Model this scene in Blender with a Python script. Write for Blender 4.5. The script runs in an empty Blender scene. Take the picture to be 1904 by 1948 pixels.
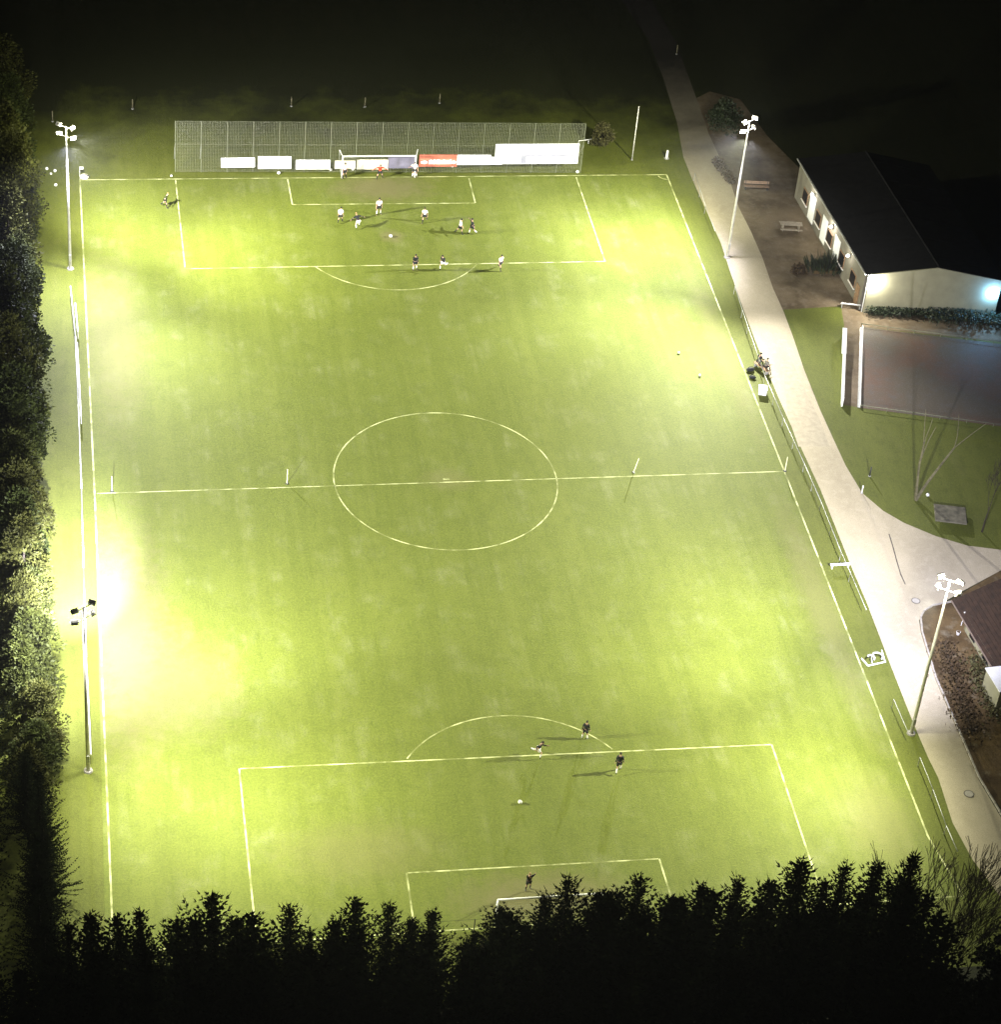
import bpy, bmesh, math, random
from mathutils import Vector, Matrix, noise
random.seed(7)
R = math.radians
scene = bpy.context.scene
C = scene.collection
# ---------------------------------------------------------------- camera (a drone hovering south-west of the ground)
F = 4618.567
ROT = Matrix(((0.9843451826, -0.1556937912, 0.0826075350), (0.0322393494, 0.6198361187, 0.7840687535), (-0.1732777071, -0.7691310872, 0.6151521640)))
CAM = Vector((-31.09578, -159.59354, 124.00877))
cd = bpy.data.cameras.new('camera'); cam = bpy.data.objects.new('camera', cd); C.objects.link(cam)
cam.matrix_world = Matrix.Translation(CAM) @ ROT.transposed().to_4x4()
cd.sensor_fit = 'HORIZONTAL'; cd.sensor_width = 36; cd.lens = F / 1904 * 36; cd.clip_start = 1; cd.clip_end = 3000
scene.camera = cam
# ---------------------------------------------------------------- night sky, moonlight, exposure
w = bpy.data.worlds.new('World'); scene.world = w; w.use_nodes = True
nt = w.node_tree; bg = nt.nodes['Background']
sky = nt.nodes.new('ShaderNodeTexSky'); sky.sky_type = 'NISHITA'; sky.sun_disc = False
sky.sun_elevation = R(1.5); sky.sun_rotation = R(200)
nt.links.new(sky.outputs[0], bg.inputs[0]); bg.inputs[1].default_value = 0.003
sd = bpy.data.lights.new('moonlight', 'SUN'); sd.energy = 0.002; sd.angle = R(0.5); sd.color = (.8, .85, 1)
so = bpy.data.objects.new('moonlight', sd); C.objects.link(so); so.rotation_euler = (R(50), 0, R(160))
scene.view_settings.view_transform = 'Standard'; scene.view_settings.look = 'None'
scene.view_settings.exposure = 0; scene.view_settings.gamma = 1
scene.render.resolution_x = 1002; scene.render.resolution_y = 1024
# floodlight beams: pole -> list of (aim x, aim y, watts, cone degrees, colour)
WARM = (1, 1, .74); COOL = (1, .98, .98); ICE = (1, 1, 1.35)
POLES = {  # key: (x, y, height)
 'nl': (-30.62, -32.66, 15.4), 'fl': (-30.61, 33.55, 14.9), 'nr': (30.99, -33.07, 15.2), 'fr': (32.3, 33.89, 15.0)}
BEAMS = {  # more beams than heads: extras added to fill dark grass
 'nl': [(-36, -22, 60e3, 80, ICE), (-20, -14, 36e3, 80, ICE), (-32.0, -9.8, 600e3, 31, ICE), (-24, -30, 16e3, 115, COOL), (-10, 2, 100e3, 84, WARM), (0, -45, 56e3, 90, WARM), (-36, -14, 46e3, 80, ICE), (-20, -14, 28e3, 110, COOL), (-27, 10, 60e3, 80, ICE), (0, -6, 47e3, 80, WARM), (-10, -45, 60e3, 150, WARM)],  # narrow strongest beam added to imitate bloom, hedge-side ones to light the trees
 'fl': [(-20, 46, 72e3, 90, COOL), (10, 34, 146e3, 90, WARM), (-31, 18, 54e3, 150, ICE), (-10, -6, 120e3, 80, WARM), (-31, 48, 20e3, 80, WARM), (-12, 44, 22e3, 90, COOL), (-23, 30, 26e3, 120, WARM)],
 'nr': [(20, 10, 98e3, 80, COOL), (10, -45, 42e3, 95, WARM), (0, -6, 118e3, 80, WARM), (27, -6, 44e3, 150, ICE), (10, -38, 36e3, 150, WARM), (0, -45, 22e3, 150, WARM)],
 'fr': [(20, 46, 34e3, 90, WARM), (10, 2, 172e3, 84, WARM), (31, -6, 96e3, 80, COOL), (20, 34, 56e3, 110, ICE), (10, 34, 60e3, 80, COOL), (27, 46, 14e3, 100, WARM), (22, 29, 16e3, 115, COOL)]}
ADDED_SPILL = {'nl': 9e3, 'fl': 1.6e3, 'nr': 2.2e3, 'fr': 2.2e3}

# ---------------------------------------------------------------- helpers
def G(u, v, z=0.0):                       # where a sight line of the photo meets the level z
    d = ROT.transposed() @ Vector(((u - 952) / F, -(v - 974) / F, -1)); t = (z - CAM.z) / d.z
    return CAM + d * t
def GP(u, v, A, B):                       # ... or the upright plane through A and B
    d = ROT.transposed() @ Vector(((u - 952) / F, -(v - 974) / F, -1))
    n = Vector((B[1] - A[1], -(B[0] - A[0]), 0)); t = (Vector((A[0], A[1], 0)) - CAM).dot(n) / d.dot(n)
    return CAM + d * t
def GY(u, v, y):
    return GP(u, v, (0, y), (1, y))

MATS = {}
def mat(name, col, rough=.8, noise_scale=None, amt=.25, col2=None, spec=.3, metal=0, emit=None, bump=0, detail=6, alpha=None):
    if name in MATS: return MATS[name]
    m = bpy.data.materials.new(name); m.use_nodes = True; nt = m.node_tree; b = nt.nodes['Principled BSDF']
    b.inputs['Roughness'].default_value = rough; b.inputs['Specular IOR Level'].default_value = spec; b.inputs['Metallic'].default_value = metal
    b.inputs['Base Color'].default_value = (*col, 1)
    if emit:
        b.inputs['Emission Color'].default_value = (*emit[:3], 1); b.inputs['Emission Strength'].default_value = emit[3]
    if noise_scale:
        tc = nt.nodes.new('ShaderNodeTexCoord'); nz = nt.nodes.new('ShaderNodeTexNoise'); nz.inputs['Scale'].default_value = noise_scale; nz.inputs['Detail'].default_value = detail
        nt.links.new(tc.outputs['Object'], nz.inputs['Vector'])
        rp = nt.nodes.new('ShaderNodeValToRGB'); c2 = col2 or tuple(c * (1 - amt) for c in col)
        c1 = col if col2 else tuple(c * (1 + amt) for c in col)
        rp.color_ramp.elements[0].position = .32; rp.color_ramp.elements[0].color = (*c2, 1)
        rp.color_ramp.elements[1].position = .68; rp.color_ramp.elements[1].color = (*c1, 1)
        nt.links.new(nz.outputs[0], rp.inputs[0]); nt.links.new(rp.outputs[0], b.inputs['Base Color'])
        if bump:
            bp = nt.nodes.new('ShaderNodeBump'); bp.inputs['Strength'].default_value = bump; bp.inputs['Distance'].default_value = .05
            nt.links.new(nz.outputs[0], bp.inputs['Height']); nt.links.new(bp.outputs[0], b.inputs['Normal'])
    MATS[name] = m; return m

def layered(name, layers, rough=.8, spec=.4, bump=.35):
    """ground material: a chain of world-space noise layers, each mixing one more colour in"""
    m = bpy.data.materials.new(name); m.use_nodes = True; nt = m.node_tree; b = nt.nodes['Principled BSDF']
    b.inputs['Roughness'].default_value = rough; b.inputs['Specular IOR Level'].default_value = spec
    ge = nt.nodes.new('ShaderNodeNewGeometry'); prev = None; last = None
    for i, (col, sc, lo, hi, det, stretch) in enumerate(layers):
        if i == 0:
            rgb = nt.nodes.new('ShaderNodeRGB'); rgb.outputs[0].default_value = (*col, 1); prev = rgb.outputs[0]; continue
        mp = nt.nodes.new('ShaderNodeMapping'); mp.inputs['Scale'].default_value = stretch; mp.inputs['Location'].default_value = (i * 13.7, i * 7.1, 0)
        nt.links.new(ge.outputs['Position'], mp.inputs['Vector'])
        nz = nt.nodes.new('ShaderNodeTexNoise'); nz.inputs['Scale'].default_value = sc; nz.inputs['Detail'].default_value = det; nz.inputs['Roughness'].default_value = .62
        nt.links.new(mp.outputs[0], nz.inputs['Vector'])
        mr = nt.nodes.new('ShaderNodeMapRange'); mr.inputs['From Min'].default_value = lo; mr.inputs['From Max'].default_value = hi
        nt.links.new(nz.outputs[0], mr.inputs['Value'])
        mx = nt.nodes.new('ShaderNodeMix'); mx.data_type = 'RGBA'; mx.inputs[7].default_value = (*col, 1)
        nt.links.new(mr.outputs[0], mx.inputs[0]); nt.links.new(prev, mx.inputs[6]); prev = mx.outputs[2]; last = nz
    nt.links.new(prev, b.inputs['Base Color'])
    if bump:
        bp = nt.nodes.new('ShaderNodeBump'); bp.inputs['Strength'].default_value = bump; bp.inputs['Distance'].default_value = .06
        nt.links.new(last.outputs[0], bp.inputs['Height']); nt.links.new(bp.outputs[0], b.inputs['Normal'])
    MATS[name] = m; return m

class MB:
    """collects simple shapes into one bmesh"""
    def __init__(s): s.bm = bmesh.new()
    def box(s, x0, x1, y0, y1, z0, z1, rot=0, org=(0, 0)):
        vs = []
        for z in (z0, z1):
            for x, y in ((x0, y0), (x1, y0), (x1, y1), (x0, y1)):
                c, n = math.cos(rot), math.sin(rot); vs.append(s.bm.verts.new((org[0] + x * c - y * n, org[1] + x * n + y * c, z)))
        for f in ((3, 2, 1, 0), (4, 5, 6, 7), (0, 1, 5, 4), (1, 2, 6, 5), (2, 3, 7, 6), (3, 0, 4, 7)): s.bm.faces.new([vs[i] for i in f])
        return s
    def tube(s, a, b, r0, r1=None, n=8, cap=True):
        a = Vector(a); b = Vector(b); r1 = r0 if r1 is None else r1; d = (b - a)
        if d.length < 1e-6: return s
        d.normalize(); u = d.orthogonal().normalized(); w_ = d.cross(u); A = []; B = []
        for i in range(n):
            t = 2 * math.pi * i / n; o = u * math.cos(t) + w_ * math.sin(t)
            A.append(s.bm.verts.new(a + o * r0)); B.append(s.bm.verts.new(b + o * r1))
        for i in range(n): s.bm.faces.new((A[i], A[(i + 1) % n], B[(i + 1) % n], B[i]))
        if cap: s.bm.faces.new(A[::-1]); s.bm.faces.new(B)
        return s
    def ball(s, c, r, sc=(1, 1, 1), seg=12, rings=8):
        bmesh.ops.create_uvsphere(s.bm, u_segments=seg, v_segments=rings, radius=r, matrix=Matrix.Translation(c) @ Matrix.Diagonal((*sc, 1)))
        return s
    def poly(s, pts, z=None):
        vs = [s.bm.verts.new((p[0], p[1], p[2] if z is None else z)) for p in pts]; f = s.bm.faces.new(vs)
        return s
    def slab(s, pts, z0, z1):
        A = [s.bm.verts.new((p[0], p[1], z0)) for p in pts]; B = [s.bm.verts.new((p[0], p[1], z1)) for p in pts]; n = len(pts)
        s.bm.faces.new(A[::-1]); s.bm.faces.new(B)
        for i in range(n): s.bm.faces.new((A[i], A[(i + 1) % n], B[(i + 1) % n], B[i]))
        return s
    def build(s, name, m, parent=None, smooth=False, tri=False, bevel=0):
        if tri: bmesh.ops.triangulate(s.bm, faces=s.bm.faces[:])
        bmesh.ops.recalc_face_normals(s.bm, faces=s.bm.faces[:])
        me = bpy.data.meshes.new(name); s.bm.to_mesh(me); s.bm.free(); me.materials.append(m)
        if smooth: me.polygons.foreach_set('use_smooth', [True] * len(me.polygons))
        o = bpy.data.objects.new(name, me); C.objects.link(o)
        if parent: o.parent = parent
        if bevel:
            md = o.modifiers.new('bevel', 'BEVEL'); md.width = bevel; md.segments = 2
        return o
def tag(o, label=None, cat=None, group=None, kind=None):
    if label: o['label'] = label
    if cat: o['category'] = cat
    if group: o['group'] = group
    if kind: o['kind'] = kind
    return o
def empty(name, loc, rz=0):
    o = bpy.data.objects.new(name, None); C.objects.link(o); o.location = loc; o.rotation_euler = (0, 0, rz); o.empty_display_size = .3
    return o
def copy_tree(o, parent=None):
    c = o.copy(); C.objects.link(c); c.parent = parent
    for ch in list(o.children): copy_tree(ch, c)
    return c
def struct(o): o['kind'] = 'structure'; return o

# ---------------------------------------------------------------- materials
def grass(name, base, mid, dry, dark):
    return layered(name, [(base, 0, 0, 0, 0, 0),
        (mid, .09, .38, .66, 4, (1, 1, 1)),
        (dry, .35, .50, .90, 9, (1, .8, 1)),
        (tuple(c * .93 for c in base), .9, .42, .62, 3, (1, .045, 1)),
        (tuple(c * 1.06 for c in mid), .55, .5, .7, 2, (1, .03, 1)),
        (dark, 1.1, .50, .86, 7, (1.3, .6, 1)),
        (tuple(c * .8 for c in base), .42, .50, .74, 8, (1, 1, 1)),
        (tuple(c * 1.35 for c in base), 5.0, .4, .8, 3, (1, 1, 1)),
        (tuple(c * .62 for c in base), 9.0, .48, .85, 2, (1, 1, 1))], rough=.75, spec=.22, bump=.5)
M_pitch = grass('pitch_grass', (.114, .139, .018), (.131, .152, .026), (.27, .28, .15), (.074, .100, .010))
def wear(m, spots):
    nt = m.node_tree; b = nt.nodes['Principled BSDF']; ge = nt.nodes.new('ShaderNodeNewGeometry')
    nz = nt.nodes.new('ShaderNodeTexNoise'); nz.inputs['Scale'].default_value = .9; nz.inputs['Detail'].default_value = 10; nz.inputs['Roughness'].default_value = .75; nt.links.new(ge.outputs['Position'], nz.inputs['Vector'])
    for (x, y, rx, ry, k) in spots:
        src = b.inputs['Base Color'].links[0].from_socket; mp = nt.nodes.new('ShaderNodeMapping'); mp.vector_type = 'POINT'; mp.inputs['Location'].default_value = (-x / rx, -y / ry, 0); mp.inputs['Scale'].default_value = (1 / rx, 1 / ry, 0); nt.links.new(ge.outputs['Position'], mp.inputs['Vector'])
        ln = nt.nodes.new('ShaderNodeVectorMath'); ln.operation = 'LENGTH'; nt.links.new(mp.outputs[0], ln.inputs[0])
        ad = nt.nodes.new('ShaderNodeMath'); ad.operation = 'MULTIPLY_ADD'; ad.inputs[1].default_value = -1.8; nt.links.new(nz.outputs[0], ad.inputs[0]); nt.links.new(ln.outputs['Value'], ad.inputs[2])
        mr = nt.nodes.new('ShaderNodeMapRange'); mr.inputs['From Min'].default_value = .35; mr.inputs['From Max'].default_value = -.5; mr.inputs['To Min'].default_value = 0; mr.inputs['To Max'].default_value = k; nt.links.new(ad.outputs[0], mr.inputs['Value'])
        mx = nt.nodes.new('ShaderNodeMix'); mx.data_type = 'RGBA'; mx.inputs[7].default_value = (.17, .155, .065, 1); nt.links.new(mr.outputs[0], mx.inputs[0]); nt.links.new(src, mx.inputs[6]); nt.links.new(mx.outputs[2], b.inputs['Base Color'])
wear(M_pitch, [(0, 47.5, 5, 2.6, .8), (0, -47.5, 6, 2.6, .8), (0, 38.5, 1.2, 1.2, .7), (0, 0, 2.2, 1.6, .35), (-27.5, -18, 3.5, 14, .75), (-24, -24, 5, 6, .5), (-27, 22, 3, 14, .5), (28, -18, 1.6, 15, .4), (28.3, 18, 1.4, 14, .4), (-12, -42, 6, 3, .35), (26, -42, 3, 5, .4)])
M_verge = grass('verge_grass', (.098, .114, .014), (.110, .124, .018), (.16, .155, .05), (.050, .062, .006))
def painted_falloff(src_name, name, lo, hi, wob, col):  # paints floodlight falloff into the colour, darker towards the far end
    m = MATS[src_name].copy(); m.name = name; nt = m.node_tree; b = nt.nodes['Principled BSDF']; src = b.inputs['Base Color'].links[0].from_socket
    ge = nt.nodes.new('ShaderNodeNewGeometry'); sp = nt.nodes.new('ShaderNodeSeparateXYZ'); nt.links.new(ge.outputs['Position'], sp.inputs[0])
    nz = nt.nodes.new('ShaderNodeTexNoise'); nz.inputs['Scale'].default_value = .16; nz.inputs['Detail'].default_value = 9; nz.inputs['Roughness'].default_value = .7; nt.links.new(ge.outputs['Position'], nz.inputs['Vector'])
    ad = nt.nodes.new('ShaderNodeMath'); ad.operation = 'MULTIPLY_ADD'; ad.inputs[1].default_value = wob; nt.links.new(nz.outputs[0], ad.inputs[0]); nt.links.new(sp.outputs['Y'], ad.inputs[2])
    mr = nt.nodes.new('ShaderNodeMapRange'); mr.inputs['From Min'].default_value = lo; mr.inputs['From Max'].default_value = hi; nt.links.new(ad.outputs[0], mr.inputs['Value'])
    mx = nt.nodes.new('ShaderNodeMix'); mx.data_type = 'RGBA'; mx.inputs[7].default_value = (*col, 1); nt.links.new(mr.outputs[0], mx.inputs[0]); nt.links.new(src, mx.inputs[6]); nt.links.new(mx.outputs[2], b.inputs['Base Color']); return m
M_vergefade = painted_falloff('verge_grass', 'verge_grass_painted_falloff', 70, 82, 30, (.022, .025, .006))  # same verge grass, its fade into the dark painted in
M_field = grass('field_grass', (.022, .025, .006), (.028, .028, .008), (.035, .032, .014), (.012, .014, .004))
M_path = layered('pale_asphalt', [((.48, .42, .29), 0, 0, 0, 0, 0), ((.35, .30, .20), .22, .42, .74, 8, (1, .5, 1)), ((.52, .46, .33), 1.5, .5, .8, 5, (1, 1, 1)), ((.22, .19, .15), 12, .5, .9, 3, (1, 1, 1))], rough=.85, spec=.3, bump=.25)
M_pathfade = painted_falloff('pale_asphalt', 'asphalt_painted_falloff', 50, 82, 16, (.030, .026, .018))  # same asphalt, loss of light at the far end painted in
M_court = layered('court_asphalt', [((.095, .076, .050), 0, 0, 0, 0, 0), ((.13, .070, .042), .16, .44, .62, 6, (1, 1, 1)), ((.10, .09, .085), 1.2, .5, .8, 5, (1, 1, 1)), ((.2, .18, .16), 9, .5, .9, 3, (1, 1, 1))], rough=.7, spec=.35, bump=.2)
M_yard = layered('terrace_paving', [((.19, .145, .09), 0, 0, 0, 0, 0), ((.085, .058, .028), .3, .40, .64, 8, (1, 1, 1)), ((.22, .18, .13), 1.4, .5, .8, 6, (1, 1, 1)), ((.1, .08, .05), 8, .5, .9, 3, (1, 1, 1))], rough=.85, spec=.3, bump=.3)
M_soil = layered('bare_soil', [((.13, .085, .035), 0, 0, 0, 0, 0), ((.05, .03, .012), .4, .42, .66, 7, (1, 1, 1)), ((.20, .17, .11), .7, .55, .75, 6, (1, 1, 1)), ((.06, .05, .02), 6, .5, .9, 3, (1, 1, 1))], rough=.95, spec=.2, bump=.6)
M_metal = mat('galvanised_steel', (.42, .42, .40), .5, 3, .2, metal=.3)
M_fpost = mat('fence_post_grey', (.17, .18, .12), .7, 3, .2)
M_pole = mat('pale_painted_pole', (.62, .60, .55), .5, 2, .15)
M_dark = mat('dark_metal', (.03, .03, .03), .5, 4, .3)
M_white = mat('white_paint', (.80, .80, .76), .5, 1.5, .06)
M_board = mat('white_board', (.82, .82, .80), .55, .9, .04)
M_cream = mat('cream_board', (.66, .62, .48), .6, 1.2, .12)
M_slate = mat('slate_blue_board', (.16, .15, .20), .6, 1.2, .25)
M_grey = mat('grey_print', (.28, .28, .33), .6, 2, .12)
M_red = mat('red_board', (.42, .13, .08), .6, 1.5, .2)
M_wood = mat('worn_wood', (.26, .16, .09), .8, 6, .3)
M_net = mat('net_cord', (.27, .28, .20), .8, 5, .1)
M_ball = mat('ball_leather', (.85, .85, .80), .4, 8, .04)
M_bark = mat('bark', (.035, .028, .018), .95, 5, .4)
M_birch = mat('pale_bark', (.11, .10, .055), .9, 3, .35)
M_con = mat('conifer_needles', (.0045, .006, .003), .95, .8, .4, spec=.0)
M_leafR = [mat('hedge_leaves', (.026, .031, .004), .7, .7, .45, spec=.15), mat('hedge_leaves_dark', (.022, .029, .004), .7, .7, .45, spec=.15), mat('hedge_leaves_yellow', (.036, .038, .006), .7, .7, .45, spec=.15)]
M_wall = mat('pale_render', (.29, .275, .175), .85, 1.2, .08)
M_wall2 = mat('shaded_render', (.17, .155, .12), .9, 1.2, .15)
M_roof = mat('dark_roof_sheet', (.007, .0065, .007), .85, 1.5, .4, spec=.1)
M_tile = mat('brown_roof_tiles', (.028, .014, .007), .8, 2.5, .4, bump=.3)
M_glassd = mat('dark_window_glass', (.01, .01, .012), .1, None, spec=.6)
M_lampface = mat('lit_floodlight_glass', (1, 1, 1), .3, emit=(1, .97, .9, 60))
M_lampdim = mat('floodlight_glass', (.9, .9, .85), .3, emit=(1, .97, .9, 3))
M_lampoff = mat('unlit_floodlight_glass', (.5, .5, .46), .3)
M_lwarm = mat('lit_wall_lamp', (1, 1, 1), .3, emit=(1, .97, .9, 60))
M_lblue = mat('lit_wall_lamp_blue', (1, 1, 1), .3, emit=(.45, .75, 1, 60))
M_skin = mat('skin', (.48, .30, .21), .55, 9, .08)
M_skin2 = mat('skin_brown', (.28, .16, .10), .55, 9, .08)
M_hair = mat('dark_hair', (.02, .015, .01), .6, 20, .3)
M_hairb = mat('fair_hair', (.30, .20, .08), .6, 20, .3)
M_wshirt = mat('white_shirt', (.80, .80, .76), .8, 6, .06)
M_dshirt = mat('dark_shirt', (.018, .020, .022), .8, 6, .3)
M_rshirt = mat('red_shirt', (.55, .05, .02), .8, 6, .15)
M_dsock = mat('dark_socks', (.02, .02, .02), .8, 6, .2)
M_boot = mat('black_boots', (.015, .015, .015), .4, 6, .2)

# paint that has worn thin in places
def line_mat():
    m = bpy.data.materials.new('worn_line_paint'); m.use_nodes = True; nt = m.node_tree; b = nt.nodes['Principled BSDF']; b.inputs['Roughness'].default_value = .8
    ge = nt.nodes.new('ShaderNodeNewGeometry'); nz = nt.nodes.new('ShaderNodeTexNoise'); nz.inputs['Scale'].default_value = .8; nz.inputs['Detail'].default_value = 6
    nt.links.new(ge.outputs['Position'], nz.inputs['Vector'])
    rp = nt.nodes.new('ShaderNodeValToRGB'); rp.color_ramp.elements[0].position = .40; rp.color_ramp.elements[0].color = (.18, .20, .05, 1)
    rp.color_ramp.elements[1].position = .60; rp.color_ramp.elements[1].color = (.60, .62, .30, 1)
    nt.links.new(nz.outputs[0], rp.inputs[0]); nt.links.new(rp.outputs[0], b.inputs['Base Color']); return m
M_line = line_mat()

# ---------------------------------------------------------------- ground
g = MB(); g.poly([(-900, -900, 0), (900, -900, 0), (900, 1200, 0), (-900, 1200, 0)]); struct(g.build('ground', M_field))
g = MB(); g.poly([(-40, -56, .004), (33.8, -56, .004), (33.5, -20, .004), (34, 20, .004), (33.5, 58, .004), (38, 66, .004), (44, 80, .004), (20, 84, .004), (-10, 78, .004), (-44, 82, .004), (-44, 20, .004)]); struct(g.build('verge', M_vergefade))
pc = [G(152, 343), G(1268, 333), G(1492, 897), G(1770, 1602), (30.2, -49.9, 0), (-29.9, -50.2, 0), G(180, 939)]
pitch = MB(); pitch.poly([(p[0], p[1], .008) for p in pc]); pitch = struct(pitch.build('pitch', M_pitch))
def line(pts, wd=.13, name='pitch_line', closed=False):
    bm = bmesh.new(); n = len(pts); L = []
    for i in range(n):
        a = Vector(pts[i - 1 if (i or closed) else 0]); b = Vector(pts[(i + 1) % n if (closed or i < n - 1) else i])
        d = (b - a); d.z = 0; d.normalize(); nn = Vector((-d.y, d.x, 0)) * wd / 2; p = Vector(pts[i])
        L.append((bm.verts.new((p.x + nn.x, p.y + nn.y, .012)), bm.verts.new((p.x - nn.x, p.y - nn.y, .012))))
    for i in range(n if closed else n - 1):
        j = (i + 1) % n; bm.faces.new((L[i][0], L[i][1], L[j][1], L[j][0]))
    me = bpy.data.meshes.new(name); bm.to_mesh(me); bm.free(); me.materials.append(M_line)
    o = bpy.data.objects.new(name, me); C.objects.link(o); o.parent = pitch; return o
FL, FR, NLc, NRc = G(152, 343), G(1268, 333), Vector((-29.6, -49.9, 0)), Vector((29.9, -49.6, 0))
line([FL + Vector((0, 0, 0)), FR], .12)
line([FL + Vector((0, -.07, 0)), G(180, 939), G(213, 1740), NLc], .14)
line([FR + Vector((0, -.07, 0)), G(1492, 897), G(1765, 1590), NRc], .14)
line([NLc + Vector((.08, 0, 0)), NRc - Vector((.08, 0, 0))], .12)
line([G(184, 939), G(1489, 897)], .11)
def pbox(a, b, c, d, wd=.13):
    line([a, b], wd); line([b + (c - b).normalized() * .07, c - (c - b).normalized() * .07], wd * .9); line([c, d], wd)
pbox(G(334, 344), G(352, 512), G(1151, 498), G(1096, 338))
pbox(G(547, 342), G(556, 390), G(904, 387), G(892, 340))
n1 = G(455, 1462); n2 = G(1468, 1416); pbox(G(482, 1730) + (G(482, 1730) - n1) * .3, n1, n2, n2 + (G(1538, 1625) - n2) * 1.62)
n1 = G(773, 1660); n2 = G(1254, 1633); pbox(n1 + Vector((-.1, -5.3, 0)), n1, n2, n2 + Vector((.1, -5.3, 0)))
cc = G(848, 911.5)
line([(cc.x + 9.45 * math.cos(t * math.pi / 48), cc.y + 9.45 * math.sin(t * math.pi / 48), 0) for t in range(96)], .11, closed=True)
def arc3(p, q, r, wd=.11):   # arc through three ground points
    ax, ay, bx, by, cx, cy = p.x, p.y, q.x, q.y, r.x, r.y; D = 2 * (ax * (by - cy) + bx * (cy - ay) + cx * (ay - by))
    ux = ((ax**2 + ay**2) * (by - cy) + (bx**2 + by**2) * (cy - ay) + (cx**2 + cy**2) * (ay - by)) / D
    uy = ((ax**2 + ay**2) * (cx - bx) + (bx**2 + by**2) * (ax - cx) + (cx**2 + cy**2) * (bx - ax)) / D
    rad = math.hypot(ax - ux, ay - uy); t0 = math.atan2(ay - uy, ax - ux); t1 = math.atan2(by - uy, bx - ux); t2 = math.atan2(cy - uy, cx - ux)
    line([(ux + rad * math.cos(t0 + (t2 - t0) * i / 24), uy + rad * math.sin(t0 + (t2 - t0) * i / 24), 0) for i in range(25)], wd)
arc3(G(600, 508), G(768, 552), G(908, 502)); arc3(G(1165, 1425), G(965, 1361), G(774, 1443))
arc3(G(1252, 335), G(1262, 341), G(1273, 342), .09)
line([G(843, 912), G(855, 911.5)], .22)

def sheet(name, pts, m, z):
    s = MB(); s.poly([(*G(*p)[:2], z) for p in pts]); return struct(s.build(name, m, tri=True))
LE = [(1100, -120), (1235, 80), (1262, 150), (1288, 235), (1300, 300), (1318, 345), (1345, 405), (1372, 465), (1388, 515), (1402, 555), (1420, 605), (1445, 670), (1480, 755), (1525, 855), (1560, 930), (1590, 1005), (1618, 1075), (1650, 1150), (1690, 1255), (1735, 1370), (1765, 1440), (1785, 1480), (1812, 1565), (1850, 1635), (1910, 1715), (1990, 1810)]
RE = [(2100, 1800), (1990, 1660), (1904, 1555), (1860, 1480), (1815, 1375), (1778, 1290), (1752, 1205), (1748, 1180), (1760, 1160), (1790, 1148), (1830, 1125), (1904, 1085), (2050, 1040), (2050, 1052), (1904, 1046), (1840, 1038), (1780, 1020), (1720, 995), (1680, 972), (1640, 938), (1608, 885), (1585, 835), (1560, 780), (1530, 705), (1508, 640), (1490, 592), (1470, 548), (1450, 490), (1428, 440), (1405, 395), (1385, 335), (1348, 255), (1322, 180), (1285, 80), (1170, -120)]
path = sheet('path', LE + RE, M_pathfade, .012)
sheet('terrace', [(1320, 190), (1350, 175), (1408, 190), (1460, 260), (1530, 330), (1600, 440), (1650, 540), (1645, 580), (1600, 583), (1484, 590), (1440, 470), (1395, 375), (1345, 255)], M_yard, .008)
sheet('court_surround', [(1600, 583), (1645, 578), (1700, 590), (1980, 600), (1980, 660), (1640, 622), (1633, 775), (1601, 770), (1606, 622)], M_yard, .006)
sheet('court', [(1638, 622), (1904, 655), (2010, 668), (2010, 830), (1904, 812), (1780, 795), (1634, 776)], M_court, .016)
sheet('yard_soil', [(1749, 1178), (1757, 1161), (1775, 1151), (1800, 1146), (1840, 1122), (1904, 1085), (1950, 1072), (2100, 1100), (2160, 1500), (2090, 1760), (1910, 1545), (1860, 1480), (1815, 1375), (1778, 1290), (1752, 1205)], M_soil, .016)
sheet('path_patch', [(1519, 850), (1578, 850), (1560, 800), (1530, 740), (1508, 690), (1490, 700), (1498, 790)], mat('older_asphalt', (.40, .35, .25), .85, 2, .12), .017)
# kerb of single stones round the yard
kp = [Vector(G(*p)) for p in [(1800, 1147), (1775, 1152), (1758, 1162), (1751, 1175), (1754, 1203), (1780, 1290), (1817, 1374), (1862, 1479), (1906, 1552), (1990, 1658)]]
kerb = struct(empty('kerb', kp[0])); kst = MB().box(-.44, .44, -.07, .07, 0, .12).build('kerb_stone', mat('kerb_concrete', (.36, .33, .27), .85, 4, .2), bevel=.015); kst.parent = kerb
first = True; carry = 0
for a, b in zip(kp, kp[1:]):
    L = (b - a).length; t = carry
    while t < L:
        o = kst if first else kst.copy()
        if not first: C.objects.link(o); o.parent = kerb
        first = False; p = a.lerp(b, t / L); d = b - a; o.location = (p - kerb.location) + Vector((0, 0, .012)); o.rotation_euler = (0, random.uniform(-.015, .015), math.atan2(d.y, d.x) + random.uniform(-.02, .02)); t += .92
    carry = t - L
def manhole(u, v, r, label, ring=True):
    p = G(u, v); e = empty('manhole_cover', (p.x, p.y, .016)); tag(e, label, 'manhole cover', 'manhole covers in the path')
    if ring: MB().tube((0, 0, 0), (0, 0, .018), r * 1.25, n=24).build('rim', mat('manhole_rim', (.12, .11, .09), .7, 9, .2), e)
    MB().tube((0, 0, .003), (0, 0, .026), r, n=24).build('lid', mat('manhole_lid', (.42, .39, .33), .7, 9, .15), e)
manhole(1742, 1143, .3, 'small pale round manhole cover in the path by the yard corner')
manhole(1843, 1510, .32, 'dark-ringed manhole cover in the lower path, below the right floodlight pole')
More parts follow.
